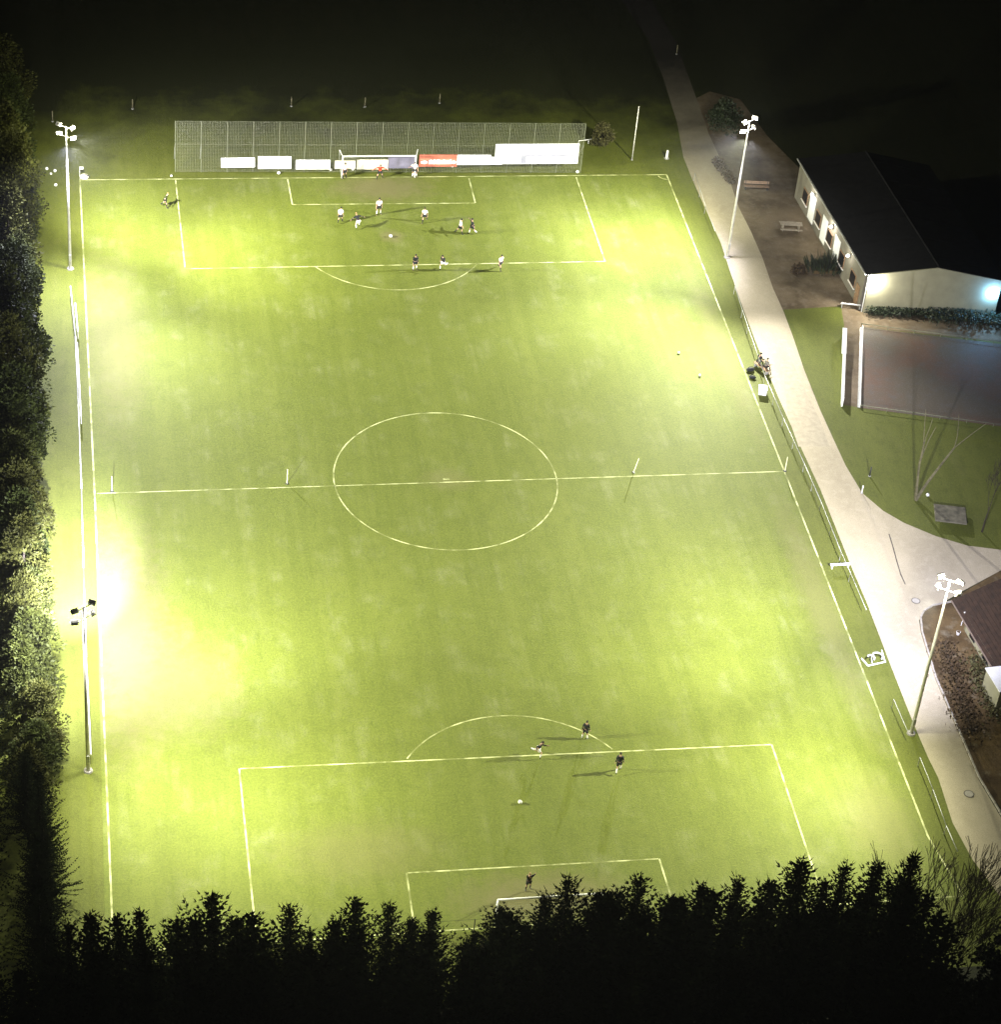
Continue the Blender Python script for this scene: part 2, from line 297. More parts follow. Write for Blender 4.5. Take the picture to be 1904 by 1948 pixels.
# crack in the tarmac
ck = MB()
sheet('grass_bank', [(1484, 588), (1602, 580), (1640, 600), (2100, 640), (2300, 900), (2200, 1100), (1904, 1050), (1840, 1042), (1780, 1024), (1720, 999), (1680, 976), (1640, 942), (1604, 885), (1581, 835), (1556, 780), (1526, 705), (1504, 640)], M_verge, .004)
cr = [G(1691, 1016), G(1699, 1042), G(1705, 1065), G(1713, 1092), G(1722, 1112)]
for a, b in zip(cr, cr[1:]): ck.poly([(a.x - .05, a.y, .020), (a.x + .05, a.y, .020), (b.x + .04, b.y, .020), (b.x - .04, b.y, .020)])
k = ck.build('tar_seam', mat('tar', (.07, .06, .05), .6, 5, .2)); k.parent = path

# ---------------------------------------------------------------- floodlight poles
def floodlight_pole(key, label, slim=False):
    x, y, h = POLES[key]; e = empty('floodlight_pole', (x, y, 0)); tag(e, label, 'floodlight pole', 'floodlight poles round the pitch')
    MB().tube((0, 0, 0), (0, 0, h), .15 if not slim else .085, .075, n=14).build('pole', M_pole, e, smooth=True)
    MB().tube((0, 0, 0), (0, 0, .12), .34, .30, n=16).build('footing', mat('concrete_footing', (.3, .28, .25), .9, 4, .2), e)
    MB().box(-.10, .10, -.17, -.09, 1.0, 1.6).build('switch_box', M_metal, e)
    aims = BEAMS[key] or [(-24, 28, 0, 90, WARM), (-20, 10, 0, 90, WARM)]; sgn = -1 if x > 0 else 1
    for lev, z in ((0, h - .05), (1, h - 1.0)):
        ang = R(35 if (x < 0) == (y < 0) else -35)
        dx, dy = math.cos(ang) * .75, math.sin(ang) * .75
        if slim: dx *= .7; dy *= .7
        MB().tube((-dx, -dy, z), (dx, dy, z), .045, n=8).build('crossarm', M_pole, e)
        for k, s in enumerate((-1, 1)):
            ax, ay, pw, cone, col = aims[(lev * 2 + k) % len(aims)]
            d = (Vector((ax, ay, 0)) - Vector((x, y, z))).normalized(); q = d.to_track_quat('-Z', 'Y')
            hd = MB(); hd.box(-.34, .34, -.24, .24, 0, .16); hd.box(-.22, .22, -.14, .14, .16, .27); hd.box(-.36, .36, .22, .25, -.14, .16)
            o = hd.build('floodlight_head', M_pole if key != 'nl' else M_metal, e, bevel=.02); o.rotation_mode = 'QUATERNION'; o.rotation_quaternion = q
            o.location = Vector((s * dx, s * dy, z + .08 - lev * .02)); o.scale = (.78, .78, .78)
            gl = MB().box(-.29, .29, -.19, .19, -.012, -.002).build('lamp_glass', M_lampface if not slim else M_lampoff, o)
            br = MB().tube((-.36, 0, .05), (-.36, 0, -.02), .02).tube((.36, 0, .05), (.36, 0, -.02), .02).tube((-.36, 0, .3), (.36, 0, .3), .02).tube((-.36, 0, .05), (-.36, 0, .3), .02).tube((.36, 0, .05), (.36, 0, .3), .02).build('bracket', M_dark, o)
    for k, (ax, ay, pw, cone, col) in enumerate(BEAMS[key]):  # includes the added beams that no head carries
        ld = bpy.data.lights.new('floodlight_beam', 'SPOT'); ld.energy = pw * .88; ld.spot_size = R(cone); ld.spot_blend = 1; ld.color = col; ld.shadow_soft_size = .16
        lo = bpy.data.objects.new('floodlight_beam', ld); C.objects.link(lo); lo.parent = e
        d = (Vector((ax, ay, 0)) - Vector((x, y, h))); d.z = 0; lo.location = Vector((0, 0, h - 1.35 - .04 * k)) + d.normalized() * .95
        d = (Vector((ax - x, ay - y, 0)) - lo.location).normalized(); lo.rotation_mode = 'QUATERNION'; lo.rotation_quaternion = d.to_track_quat('-Z', 'Y')
    ld = bpy.data.lights.new('added_spill_light', 'POINT'); ld.energy = ADDED_SPILL[key]; ld.color = WARM; ld.shadow_soft_size = .35  # point light without a fitting, added to brighten pole tops and hedge
    lo = bpy.data.objects.new('added_spill_light', ld); C.objects.link(lo); lo.parent = e
    lo.location = Vector((-.55 if x > 0 else .55, -.5, h + .25)) if key != 'nl' else Vector((-.9, 1.2, h - 2.2))
    return e
floodlight_pole('nl', 'floodlight pole nearest the camera on the left, its dark lamp heads over the brightest grass')
floodlight_pole('fl', 'tall floodlight pole with white double lamp heads by the hedge at the far left corner')
floodlight_pole('nr', 'white floodlight pole beside the path at lower right, in front of the brown-roofed house')
floodlight_pole('fr', 'white floodlight pole at far right, between path and terrace of the clubhouse')

# ---------------------------------------------------------------- far ball-catch fence with boards
FA, FB = G(333, 328), G(1104, 330)
fd = (FB - FA); flen = fd.length; fdir = fd.normalized(); fang = math.atan2(fd.y, fd.x)
FH = 5.7
fe = empty('ball_catch_fence', FA, fang); tag(fe, 'tall thin-meshed ball-catch fence behind the far goal, hung with boards', 'fence')
pm = MB().tube((0, 0, 0), (0, 0, FH), .022, n=8).build('post', M_fpost, fe)
for i in range(1, 17):
    o = pm.copy(); C.objects.link(o); o.location = (i * flen / 16, 0, 0)
for z in (FH, FH * .55, .08): MB().tube((0, 0, z), (flen, 0, z), .010, n=6).build('rail', M_fpost, fe)
nb = MB(); step = .16
x = .06
while x < flen: nb.box(x - .005, x + .005, -.004, .004, .08, FH); x += step
z = .16
while z < FH: nb.box(0, flen, -.0035, .0035, z - .005, z + .005); z += step
tag(nb.build('net', M_net, fe), kind='stuff')
for i in (0, 1, 16):
    MB().tube((i * flen / 16, 0, 3.2), (i * flen / 16, 2.6, 0), .03, n=6).build('brace', M_metal, fe)

def board(u0, u1, vt, vb, m, label, name='advertising_board', cat='advertising board', tilt=0, sag=0, extra=None):
    """a board hung on the pitch side of the fence, corners read on the fence's plane"""
    off = Vector((fdir.y, -fdir.x, 0)) * .07
    A = GP(u0, vb, FA + off, FB + off); B = GP(u1, vb - tilt, FA + off, FB + off); T = GP(u0, vt, FA + off, FB + off)
    w_ = (B - A); w_.z = 0; L = w_.length; h = T.z - A.z; e = empty(name, (A.x, A.y, A.z), math.atan2(w_.y, w_.x)); tag(e, label, cat, 'boards on the far fence')
    e.rotation_euler = (0, -math.atan2(B.z - A.z, L), math.atan2(w_.y, w_.x))
    b = MB(); n = 8
    for i in range(n):
        a0, a1 = L * i / n, L * (i + 1) / n; j = .012 * math.sin(i * 2.1)
        b.box(a0, a1, -.015 + j * .3, .015 + j * .3, 0, h)
    bmesh.ops.remove_doubles(b.bm, verts=b.bm.verts[:], dist=.002); b.build('panel', m, e)
    fr = MB()
    for (x0, x1, z0, z1) in ((-.03, L + .03, -.04, 0), (-.03, L + .03, h, h + .04), (-.04, 0, 0, h), (L, L + .04, 0, h)): fr.box(x0, x1, -.02, .03, z0, z1)
    fr.build('frame', m, e)
    for q in (.12, .5, .88): MB().box(L * q - .02, L * q + .02, .03, .05, 0, h + .1).build('strap', M_metal, e)
    if extra: extra(e, L, h)
    return e
board(421, 484, 302, 319, M_board, 'first white board from the left on the far fence, blank and glaring', tilt=1)
board(491, 553, 299, 321, M_board, 'second white board from the left on the far fence, taller than its neighbours')
board(563, 627, 305.5, 322, M_board, 'third white board from the left on the far fence, just left of the goal')
board(637, 675, 307, 321, M_cream, 'short cream board on the far fence behind the left goalpost')
board(679, 737, 305, 322, M_cream, 'cream board inside the far goal opening, left of the slate-blue one')
board(738, 790, 297, 320, M_slate, 'slate-blue board seen through the right half of the far goal')
def redprint(e, L, h):
    p = MB(); y = -.024
    p.box(.06, L - .06, y, y + .004, h * .60, h * .66)
    p.build('printed_stripe', mat('pale_red_print', (.55, .25, .16), .6, 3, .1), e)
    q = MB()
    for cx, rx in ((L * .13, L * .095), (L * .92, L * .065)):
        q.slab([(cx + rx * math.cos(t * math.pi / 8), h * .5 * 0 + 0, 0) for t in range(3)], 0, 0) if False else None
        pts = [(cx + rx * math.cos(t * math.pi / 10), y - .002, h * .36 + h * .15 * math.sin(t * math.pi / 10)) for t in range(20)]; q.poly(pts)
    xs = L * .25
    random.seed(3)
    while xs < L * .82:
        wl = random.uniform(.10, .17); q.box(xs, xs + wl, y - .002, y + .002, h * .20, h * (.56 + random.choice((0, .05)))); xs += wl + .035
    q.build('lettering', M_board, e)['kind'] = 'stuff'
board(797, 868, 295.5, 317, M_red, 'red board with a band of white lettering, right of the far goal', extra=redprint)
board(869, 932, 296, 313.5, M_board, 'white board between the red board and the largest white board')
def blueprint(e, L, h):
    q = MB()
    for k in range(3): q.box(.05, L - .05, -.022, -.017, h * (.16 + .28 * k), h * (.26 + .28 * k))
    q.build('lettering', M_grey, e)['kind'] = 'stuff'
board(933, 954, 300, 313, M_board, 'small white board with grey print lines, left of the largest white one', extra=blueprint)
def bigprint(e, L, h):
    q = MB(); x0 = L * .315; q.box(x0, x0 + L * .06, -.024, -.018, .02, h * .36); q.box(x0, L * .62, -.024, -.018, h * .36, h * .45); q.box(L * .66, L * .98, -.024, -.018, h * .37, h * .46)
    q.box(L * .955, L * .985, -.024, -.018, .02, h * .36)
    random.seed(5); xs = L * .42
    while xs < L * .94:
        q.box(xs, xs + .09, -.024, -.018, .03, h * random.uniform(.10, .33)); xs += random.uniform(.25, .42)
    q.build('lettering', M_grey, e)['kind'] = 'stuff'
board(941, 1098, 275.5, 312, M_board, 'tallest, longest white board at the right end of the far fence, grey print below', tilt=1, extra=bigprint)
# handrail right of the fence
a = G(1100, 276); b = G(1138, 271)
hr = empty('handrail', a, 0); tag(hr, 'short white handrail between the long white board and the round bush', 'handrail')
d = b - a; MB().tube((0, 0, .45), (d.x, d.y, .45), .05, n=8).build('rail', M_white, hr)
for q in (0, .5, 1): MB().tube((d.x * q, d.y * q, 0), (d.x * q, d.y * q, .45), .035, n=8).build('post', M_white, hr)

# near ball-catch posts in front of the tree belt
ne = empty('ball_catch_fence', (0, -53.4, 0)); tag(ne, 'thin dark fence posts behind the near goal, just in front of the black treetops', 'fence')
npst = MB().tube((0, 0, 0), (0, 0, 5.0), .035, n=6).build('post', M_dark, ne); npst.location = (-18, 0, 0)
for i in range(1, 13):
    o = npst.copy(); C.objects.link(o); o.location = (-18 + 3 * i, 0, 0)
MB().tube((-18, 0, 4.98), (18, 0, 4.98), .012, n=5).build('top_wire', M_dark, ne)

# ---------------------------------------------------------------- goals
def goal(x, y, sgn, label, depth_top=.8, depth=1.9):
    e = empty('goal', (x, y, 0), 0 if sgn > 0 else math.pi); tag(e, label, 'goal', 'goals')
    W = 3.66
    for s in (-1, 1):
        MB().tube((s * W, 0, 0), (s * W, 0, 2.5), .07, n=12).build('goalpost', M_white, e, smooth=True)
        MB().tube((s * W, .0, 2.44), (s * (W + .25), depth_top, 2.75), .035, n=8).tube((s * (W + .25), depth_top, 2.75), (s * (W + .05), depth, .03), .02, n=8).build('net_support', M_white, e)
    MB().tube((-W, 0, 2.48), (W, 0, 2.48), .07, n=12).build('crossbar', M_white, e, smooth=True)
    MB().tube((-W, depth, .03), (W, depth, .03), .025, n=8).tube((-W, 0, .03), (-W, depth, .03), .025, n=8).tube((W, 0, .03), (W, depth, .03), .025, n=8).build('ground_bar', M_white, e)
    nb = MB(); n = 49
    prof = [(0, 2.42), (depth_top * .9, 2.18), (depth * .82, 1.2), (depth, .04)]
    for i in range(n):
        xx = -W + 2 * W * i / (n - 1)
        for (y0, z0), (y1, z1) in zip(prof, prof[1:]): nb.tube((xx, y0, z0), (xx, y1, z1), .007, n=3, cap=False)
    for (y0, z0), (y1, z1) in zip(prof, prof[1:]):
        m_ = int(math.hypot(y1 - y0, z1 - z0) / .15)
        for k in range(m_): t = k / m_; yy = y0 + (y1 - y0) * t; zz = z0 + (z1 - z0) * t; nb.tube((-W, yy, zz), (W, yy, zz), .007, n=3, cap=False)
    for s in (-1, 1):
        for k in range(13):
            yy = depth * k / 12; zt = 2.42 - .24 * min(1, yy / .72) if yy < .72 else max(.04, 2.18 - (yy - .72) * 1.8)
            nb.tube((s * W, yy, .03), (s * W, yy, zt), .007, n=3, cap=False)
    tag(nb.build('net', M_net, e), kind='stuff'); return e
goal(-.02, 49.42, 1, 'white goal with its net in front of the far fence and boards')
goal(.0, -49.55, -1, 'near goal half hidden behind the black treetops, its crossbar and left post showing')

# ---------------------------------------------------------------- footballs and small dots
bp = MB().ball((0, 0, .11), .115, seg=14, rings=10); 
ball0 = bp.build('football', M_ball, smooth=True); balls = [
 (89, 324, 'leftmost white ball by the hedge left of the far left pole'), (104.5, 328, 'white ball closest to the far left floodlight pole'), (106, 355, 'white ball lowest of those lying left of the far left pole'),
 (97, 333, 'half hidden ball in the grass among the three by the far hedge'),
 (530, 332, 'white ball in front of the second white board'), (326, 337, 'ball on the goal line outside the left corner of the penalty area'), (629, 326, 'ball just left of the far goal'), (671, 325, 'ball inside the far goal near its left post'),
 (756, 321, 'ball inside the far goal in front of the slate-blue board'), (860, 319, 'ball in front of the right end of the red board'), (743, 452, 'ball lying in the far penalty area by the penalty spot'), (989, 1528, 'white ball on the near penalty spot'),
 (1098, 330, 'ball at the far goal line by the right corner of the penalty area'), (1291, 673, 'small ball on the right half of the pitch, nearer the far corner'), (1331, 716, 'small ball on the pitch, the nearer to the right touchline bench'), (1764, 944, 'white ball on the dark grass right of the forked tree'), (1696, 483, 'x')]
for i, (u, v, lb) in enumerate(balls[:-1]):
    o = ball0 if i == 0 else ball0.copy()
    if i: C.objects.link(o)
    p = G(u, v); o.location = (p.x, p.y, .012); tag(o, lb, 'football', 'white balls left around the ground'); s = 1.0 if i in (3, 5, 13, 14) else 1.35; o.scale = (s, s, s)
# ---------------------------------------------------------------- halfway-line marker poles
mp0 = empty('marker_pole', (0, 0, 0)); MB().tube((0, 0, 0), (0, 0, 1.5), .045, .035, n=8).build('shaft', mat('yellow_white_pole', (.75, .74, .45), .5, 5, .05), mp0); MB().tube((0, 0, 0), (0, 0, .05), .16, .12, n=12).build('base', M_dark, mp0)
for i, (u, v, du, lb) in enumerate([(213, 934, .0, 'marker pole standing on the halfway line nearest the left touchline'), (546, 920, 0, 'marker pole on the halfway line left of the centre circle'), (1205, 899, .16, 'marker pole on the halfway line right of the centre circle'), (1493, 896, .0, 'marker pole where the halfway line meets the right touchline')]):
    o = mp0 if i == 0 else copy_tree(mp0); p = G(u, v); o.location = (p.x, p.y, .01); o.rotation_euler = (0, du * 1.2, 0); tag(o, lb, 'marker pole', 'marker poles on the halfway line')

# ---------------------------------------------------------------- railings
def railing(pts, h, label, m, seg=2.5, r=.05, prail=.03):
    P = [Vector((p[0], p[1], 0)) for p in pts]; e = empty('railing', P[0]); tag(e, label, 'railing')
    tb = MB()
    for a, b in zip(P, P[1:]): tb.tube((*(a - P[0])[:2], h), (*(b - P[0])[:2], h), r, n=8)
    tb.build('top_rail', m, e, smooth=True); pst = None
    for a, b in zip(P, P[1:]):
        n = max(1, int((b - a).length / seg))
        for i in range(n):
            q = a.lerp(b, i / n) - P[0]
            if pst is None: pst = MB().tube((0, 0, 0), (0, 0, h), prail, n=8).build('post', m, e); o = pst
            else: o = pst.copy(); C.objects.link(o)
            o.location = q
    return e
lr = [G(134, 545, 1), G(143.5, 640, 1), G(149, 770, 1), G(155, 930, 1), G(159, 1080, 1), G(164, 1250, 1), G(173, 1435, 1)]
railing(lr, 1.0, 'long white spectator railing left of the left touchline', M_white, 2.6, .05)
def rail_board(u0, v0, u1, v1, label):
    a = G(u0, v0, .9); b = G(u1, v1, .9); d = b - a; e = empty('rail_board', (a.x + .1, a.y, 0), math.atan2(d.y, d.x)); tag(e, label, 'advertising board', 'white boards on the left railing')
    MB().box(0, d.length, -.03, .03, .25, 1.05).build('panel', M_board, e, bevel=.01); MB().box(0, d.length, -.05, .05, 1.05, 1.10).build('top_cap', M_white, e)
rail_board(141, 580, 146, 634, 'short white board on the upper part of the left railing'); rail_board(144.5, 655, 152, 795, 'long white board on the middle of the left railing')
rr = [G(1322, 330, .9), G(1342, 392, .9), G(1360, 440, .9)]
railing(rr, .9, 'thin grey railing between far right corner and the path', M_metal, 2.5, .025)
rr = [G(1398, 545, .9), G(1412, 590, .9), G(1455, 715, .9), G(1490, 795, .9), G(1530, 882, .9), G(1562, 955, .9), G(1600, 1050, .9), G(1618, 1090, .9), G(1648, 1160, .9)]
railing(rr, .9, 'thin grey railing along the grass strip between right touchline and path', M_metal, 2.5, .03)
rr = [G(1700, 1330, .9), G(1727, 1392, .9)]
railing(rr, .9, 'short piece of grey railing left of the lower right pole foot', M_metal, 2, .03)
rr = [G(1750, 1440, .9), G(1775, 1502, .9), G(1800, 1570, .9), G(1822, 1620, .9)]
railing(rr, .9, 'thin grey railing at the grass edge of the lowest stretch of path', M_metal, 2.5, .03)

# ---------------------------------------------------------------- right touchline things
def frame_rack(u, v):
    e = empty('ball_rack', G(u, v), R(8)); tag(e, 'white metal frame with curved hoops on the grass strip by the path', 'rack')
    MB().tube((-.75, .9, .04), (-.6, 0, .04), .07, n=8).tube((-.6, 0, .04), (1.0, .15, .04), .07, n=8).build('base_frame', M_white, e)
    hp = MB()
    for k, (cx, cy, r) in enumerate(((-.15, .5, .28), (.42, .55, .42))):
        pr = None
        for i in range(15):
            t = R(-60 + 17 * i); q = (cx + r * math.cos(t), cy + r * math.sin(t) * .8, .28 + .02 * i)
            if pr: hp.tube(pr, q, .065, n=6)
            pr = q
    hp.build('hoop', M_white, e); MB().tube((.95, .15, .04), (.9, .95, .6), .055, n=8).tube((-.15, .25, .04), (-.15, .5, .5), .04).build('stand', M_white, e)
frame_rack(1664, 1265)
e = empty('white_bench', G(1597, 1080), R(2)); tag(e, 'low white bench across the grass strip beside the brightest part of the path', 'bench')
MB().box(-.85, .85, -.13, .13, .34, .40).build('seat', M_white, e, bevel=.01)
for s in (-.7, .7): MB().box(s - .04, s + .04, -.12, .12, 0, .34).build('leg', M_white, e)
e = empty('white_crate', G(1450, 748), R(-15)); tag(e, 'glaring white box on the grass strip below the two seated people', 'box')
MB().box(-.36, .36, -.4, .4, 0, .55).build('body', M_board, e, bevel=.03); MB().box(-.39, .39, -.43, .43, .55, .63).build('lid', M_board, e, bevel=.02)
e = empty('team_bench', G(1447, 705), R(-62)); tag(e, 'pale bench with two people sitting on it at the right touchline', 'bench')
MB().box(-.9, .9, -.18, .18, .42, .47).build('seat', M_wood, e); 
for s in (-.75, .75): MB().box(s - .04, s + .04, -.16, .16, 0, .42).build('leg', M_metal, e)
def bag(u, v, rz, s, lb):
    e = empty('sports_bag', G(u, v), rz); tag(e, lb, 'bag', 'bags by the touchline'); MB().ball((0, 0, .15 * s), .25 * s, (1.5, .8, .62)).build('body', M_dshirt, e, smooth=True)
    pr = None; h = MB()
    for i in range(9):
        t = math.pi * i / 8; q = (.22 * s * math.cos(t), 0, .25 * s + .2 * s * math.sin(t))
        if pr: h.tube(pr, q, .02, n=5)
        pr = q
    h.build('handle', M_dshirt, e)
bag(1427, 706, .2, 1.15, 'larger dark bag on the touchline left of the seated people'); bag(1431, 720, -.3, .9, 'smaller dark bag on the touchline, below the larger one')
def post(u, v, h, r, m, label, name='post', cat='post', lean=0, cap=False):
    e = empty(name, G(u, v)); tag(e, label, cat); MB().tube((0, 0, 0), (0, 0, h), r, r * .85, n=10).build('shaft', m, e, smooth=True); MB().tube((0, 0, 0), (0, 0, .05), r * 2, n=10).build('base', M_metal, e); e.rotation_euler = (0, lean, 0); return e
post(1202, 305, 6.2, .06, M_pole, 'tall thin post standing alone behind the far right corner of the penalty area')
post(1268, 302, .95, .14, M_white, 'short white post on the grass right of the tall thin one', 'bollard', 'bollard')
post(1654, 906, 1.0, .06, M_dark, 'dark stake in the grass right of the path bend'); post(1639, 938, .8, .06, M_white, 'small white stake at the edge of the path bend')
for i, (u, v, h) in enumerate([(252, 208, 1.1), (554, 203, 1.1), (694, 204, 1.1), (836, 197, 1.1), (1287, 104, 1.1), (100, 232, 1.2)]):
    post(u, v, h, .07, M_birch, ['weathered field post beyond the far left corner', 'weathered field post behind the second white board', 'weathered field post straight behind the far goal', 'weathered field post in the dark, right of the far goal', 'weathered field post at the top of the photo by the dark road', 'weathered field post by the hedge beyond the far left pole'][i], 'field_post', 'post')
def flag(p, lb):
    e = empty('corner_flag', p); tag(e, lb, 'corner flag', 'corner flags'); MB().tube((0, 0, 0), (0, 0, 1.5), .02, n=6).build('pole', M_white, e)
    MB().box(0, .36, -.006, .006, 1.2, 1.48).build('flag', mat('white_cloth', (.75, .75, .68), .8, 5, .1), e)

flag(G(152, 343), 'corner flag at the far left corner, a white sack lying beside it')
e = empty('white_sack', G(160, 341)); tag(e, 'pale crumpled sack beside the far left corner flag', 'sack'); MB().ball((0, 0, .25), .42, (1.1, .8, .75), 10, 7).build('sack', M_cream, e, smooth=True); MB().tube((.1, -.1, .55), (.55, -.25, .45), .06, n=6).build('strap', M_dark, e)
# ---------------------------------------------------------------- foliage
def blade(vs, fs, p, d, L, W, up):
    s = d.cross(up)
    if s.length < 1e-3: s = Vector((1, 0, 0))
    s.normalize(); i = len(vs)
    vs += [p - s * W * .3, p + s * W * .3, p + d * L * .55 + s * W * .5, p + d * L, p + d * L * .55 - s * W * .5]
    fs.append((i, i + 1, i + 2, i + 3, i + 4))
def conifer_data(H, Rb, seed, dens=1.0, z0=.06, fine=1.0):
    rg = random.Random(seed); vs, fs = [], []; z = H * z0
    while z < H * .97:
        q = 1 - z / H; rl = Rb * (q ** .92) * rg.uniform(.72, 1.22) + .08; n = max(3, int((5 + 5 * q) * dens)); a0 = rg.uniform(0, 6.28)
        for k in range(n):
            a = a0 + 6.283 * k / n + rg.uniform(-.3, .3); rr = rl * rg.uniform(.55, 1.25); rise = .35 + .75 * (1 - q) + rg.uniform(-.15, .2)
            d0 = Vector((math.cos(a), math.sin(a), 0)); m = max(2, int(rr / (.2 / fine)))
            for j in range(m + 1):
                t = j / m; p = d0 * (rr * t) + Vector((0, 0, z + rr * (rise * t * t - .2 * t)))
                for sd in (-1, 1):
                    aa = a + sd * rg.uniform(.3, .9); dd = Vector((math.cos(aa), math.sin(aa), rg.uniform(-.3, .3) + .35 * t)).normalized()
                    blade(vs, fs, p, dd, rg.uniform(.22, .42) * (1.15 - .5 * t), rg.uniform(.07, .13) / fine ** .5, Vector((rg.uniform(-.5, .5), rg.uniform(-.5, .5), 1)))
            blade(vs, fs, d0 * rr + Vector((0, 0, z + rr * (rise - .2))), (d0 + Vector((0, 0, 1.0))).normalized(), rg.uniform(.25, .5), .07, Vector((0, 0, 1)).cross(d0))
        z += .22 + .13 * q
    for k in range(4): blade(vs, fs, Vector((0, 0, H * (.93 + .012 * k))), Vector((rg.uniform(-.12, .12), rg.uniform(-.12, .12), 1)).normalized(), H * .06, .07, Vector((math.cos(k), math.sin(k), 0)))
    return vs, fs
def leafy_data(H, Rb, seed, n=2600, conical=.35, leaf=.34):
    rg = random.Random(seed); vs, fs = [], []; clumps = []
    for i in range(40):
        h = rg.uniform(.12, .97); rad = Rb * (math.sin(math.pi * min(1, (h * .9 + .12))) ** .6) * (1 - conical * h); a = rg.uniform(0, 6.283)
        clumps.append((Vector((rad * math.cos(a) * rg.uniform(.45, .95), rad * math.sin(a) * rg.uniform(.45, .95), h * H)), rg.uniform(.45, 1.0) * Rb * .36))
    for i in range(n):
        c, r = rg.choice(clumps); o = Vector((rg.gauss(0, 1), rg.gauss(0, 1), rg.gauss(0, .9))).normalized(); p = c + o * r * rg.uniform(.55, 1.1)
        if p.z < .05: p.z = .05
        dd = (o + Vector((rg.uniform(-.6, .6), rg.uniform(-.6, .6), rg.uniform(-.2, .8)))).normalized()
        blade(vs, fs, p, dd, leaf * rg.uniform(.6, 1.3), leaf * rg.uniform(.4, .8), Vector((rg.uniform(-1, 1), rg.uniform(-1, 1), rg.uniform(.1, 1))))
    return vs, fs
def mesh_of(name, data, m):
    me = bpy.data.meshes.new(name); me.from_pydata([tuple(v) for v in data[0]], [], data[1]); me.materials.append(m); me.update(); return me
CON = [mesh_of('conifer_crown', conifer_data(12, r, s), M_con) for s, r in ((11, 3.3), (12, 3.9), (13, 2.7), (14, 3.5), (15, 4.2))]
def mesh_obj(name, me, parent=None): o = bpy.data.objects.new(name, me); C.objects.link(o); o.parent = parent; return o
TR = {}
def tree(name, p, me, s, rz, label, cat, group, H0=12, trunk=.16, sz=None):
    e = empty(name, p, rz); tag(e, label, cat, group); c = mesh_obj('crown', me, e); c.scale = (s, s, sz or s)
    if trunk not in TR:
        TR[trunk] = MB().tube((0, 0, 0), (0, 0, H0 * .45), trunk, trunk * .7, n=8, cap=False).tube((0, 0, H0 * .45), (0, 0, H0 * .93), trunk * .7, .03, n=8).build('trunk', M_bark, e); t = TR[trunk]
    else: t = TR[trunk].copy(); C.objects.link(t); t.parent = e
    t.scale = (s, s, sz or s); return e
# front row of the near conifer belt: every treetop of the photo's skyline (tip u, tip v, distance row)
tips = [(130, 1748, -57.5), (172, 1731, -57), (224, 1736, -57.5), (265, 1722, -57), (337, 1744, -57), (372, 1738, -58), (404, 1692, -57.5), (450, 1742, -57), (480, 1732, -58), (552, 1718, -57), (590, 1762, -57.5), (640, 1745, -58), (678, 1703, -57), (742, 1711, -57.5), (785, 1742, -57), (824, 1727, -56.5), (905, 1770, -57.5), (957, 1722, -56.5), (1000, 1752, -58), (1040, 1700, -57.5), (1084, 1660, -58), (1142, 1693, -57.5), (1180, 1688, -57), (1220, 1658, -58), (1281, 1702, -57), (1338, 1676, -58), (1408, 1663, -58.5), (1471, 1672, -57.5), (1529, 1626, -59), (1572, 1668, -58), (1613, 1636, -58.5), (1674, 1633, -58), (1744, 1614, -59), (1722, 1660, -57)]
def place_word(u):
    if u < 215: return 'under the lower left corner of the pitch'
    if u < 480: return 'under the left touchline and penalty area'
    if u < 780: return 'left of the near goal area'
    if u < 935: return 'beside the thin fence posts'
    if u < 1130: return 'before the near goal'
    if u < 1275: return 'under the right goal area edge'
    if u < 1500: return 'under the right part of the penalty area'
    return 'near the right touchline and bare trees'
ORD = ['first', 'second', 'third', 'fourth', 'fifth', 'sixth', 'seventh', 'eighth', 'ninth']; tips.sort(); seen = {}
for i, (u, v, y) in enumerate(tips):
    p = GY(u, v, y); H = p.z; me = CON[(i * 7 + i // 3) % 5]; s = H / 12.15; wd = min(1.25, max(.75, s)) * (.82 + .38 * ((i * 37) % 10) / 10)
    e = tree('conifer', (p.x, y, 0), me, wd, i * 1.3, 'black conifer, %s treetop from the left %s' % (ORD[seen.setdefault(place_word(u), 0)], place_word(u)), 'conifer', 'conifers of the near tree belt', sz=s); seen[place_word(u)] += 1
# the unlit wood behind that row reads as one black mass
rg = random.Random(4); vs, fs = [], []; base = [conifer_data(9.5, 3.2, 20 + k, .75, .06, .6) for k in range(3)]
for y in (-58.4, -59.8, -61.5, -65, -69, -73):
    x = -46 + rg.uniform(0, 2)
    while x < 44:
        bv, bf = base[rg.randrange(3)]; s = rg.uniform(.8, 1.15) * (1.0 if x < 0 else 1.15) * (1.0 if y > -61 else 1); a = rg.uniform(0, 6.28); ca, sa = math.cos(a) * s, math.sin(a) * s; n0 = len(vs); yy = y + rg.uniform(-1, 1)
        if not (x > 24 and y > -63): 
            vs += [(v_.x * ca - v_.y * sa + x, v_.x * sa + v_.y * ca + yy, v_.z * s) for v_ in bv]; fs += [tuple(q + n0 for q in f) for f in bf]
        x += (2.3 if y > -61 else 3.4) + rg.uniform(-.6, .6)
for xx in (-38.9, -42.2):
    y = 70
    while y > -58:
        bv, bf = base[rg.randrange(3)]; s = rg.uniform(.7, .95); a = rg.uniform(0, 6.28); ca, sa = math.cos(a) * s * .85, math.sin(a) * s * .85; n0 = len(vs); x = xx + rg.uniform(-.5, .5) + (1.0 if y < -25 else 0)
        vs += [(v_.x * ca - v_.y * sa + x, v_.x * sa + v_.y * ca + y, v_.z * s) for v_ in bv]; fs += [tuple(q + n0 for q in f) for f in bf]; y -= rg.uniform(2.8, 3.8)
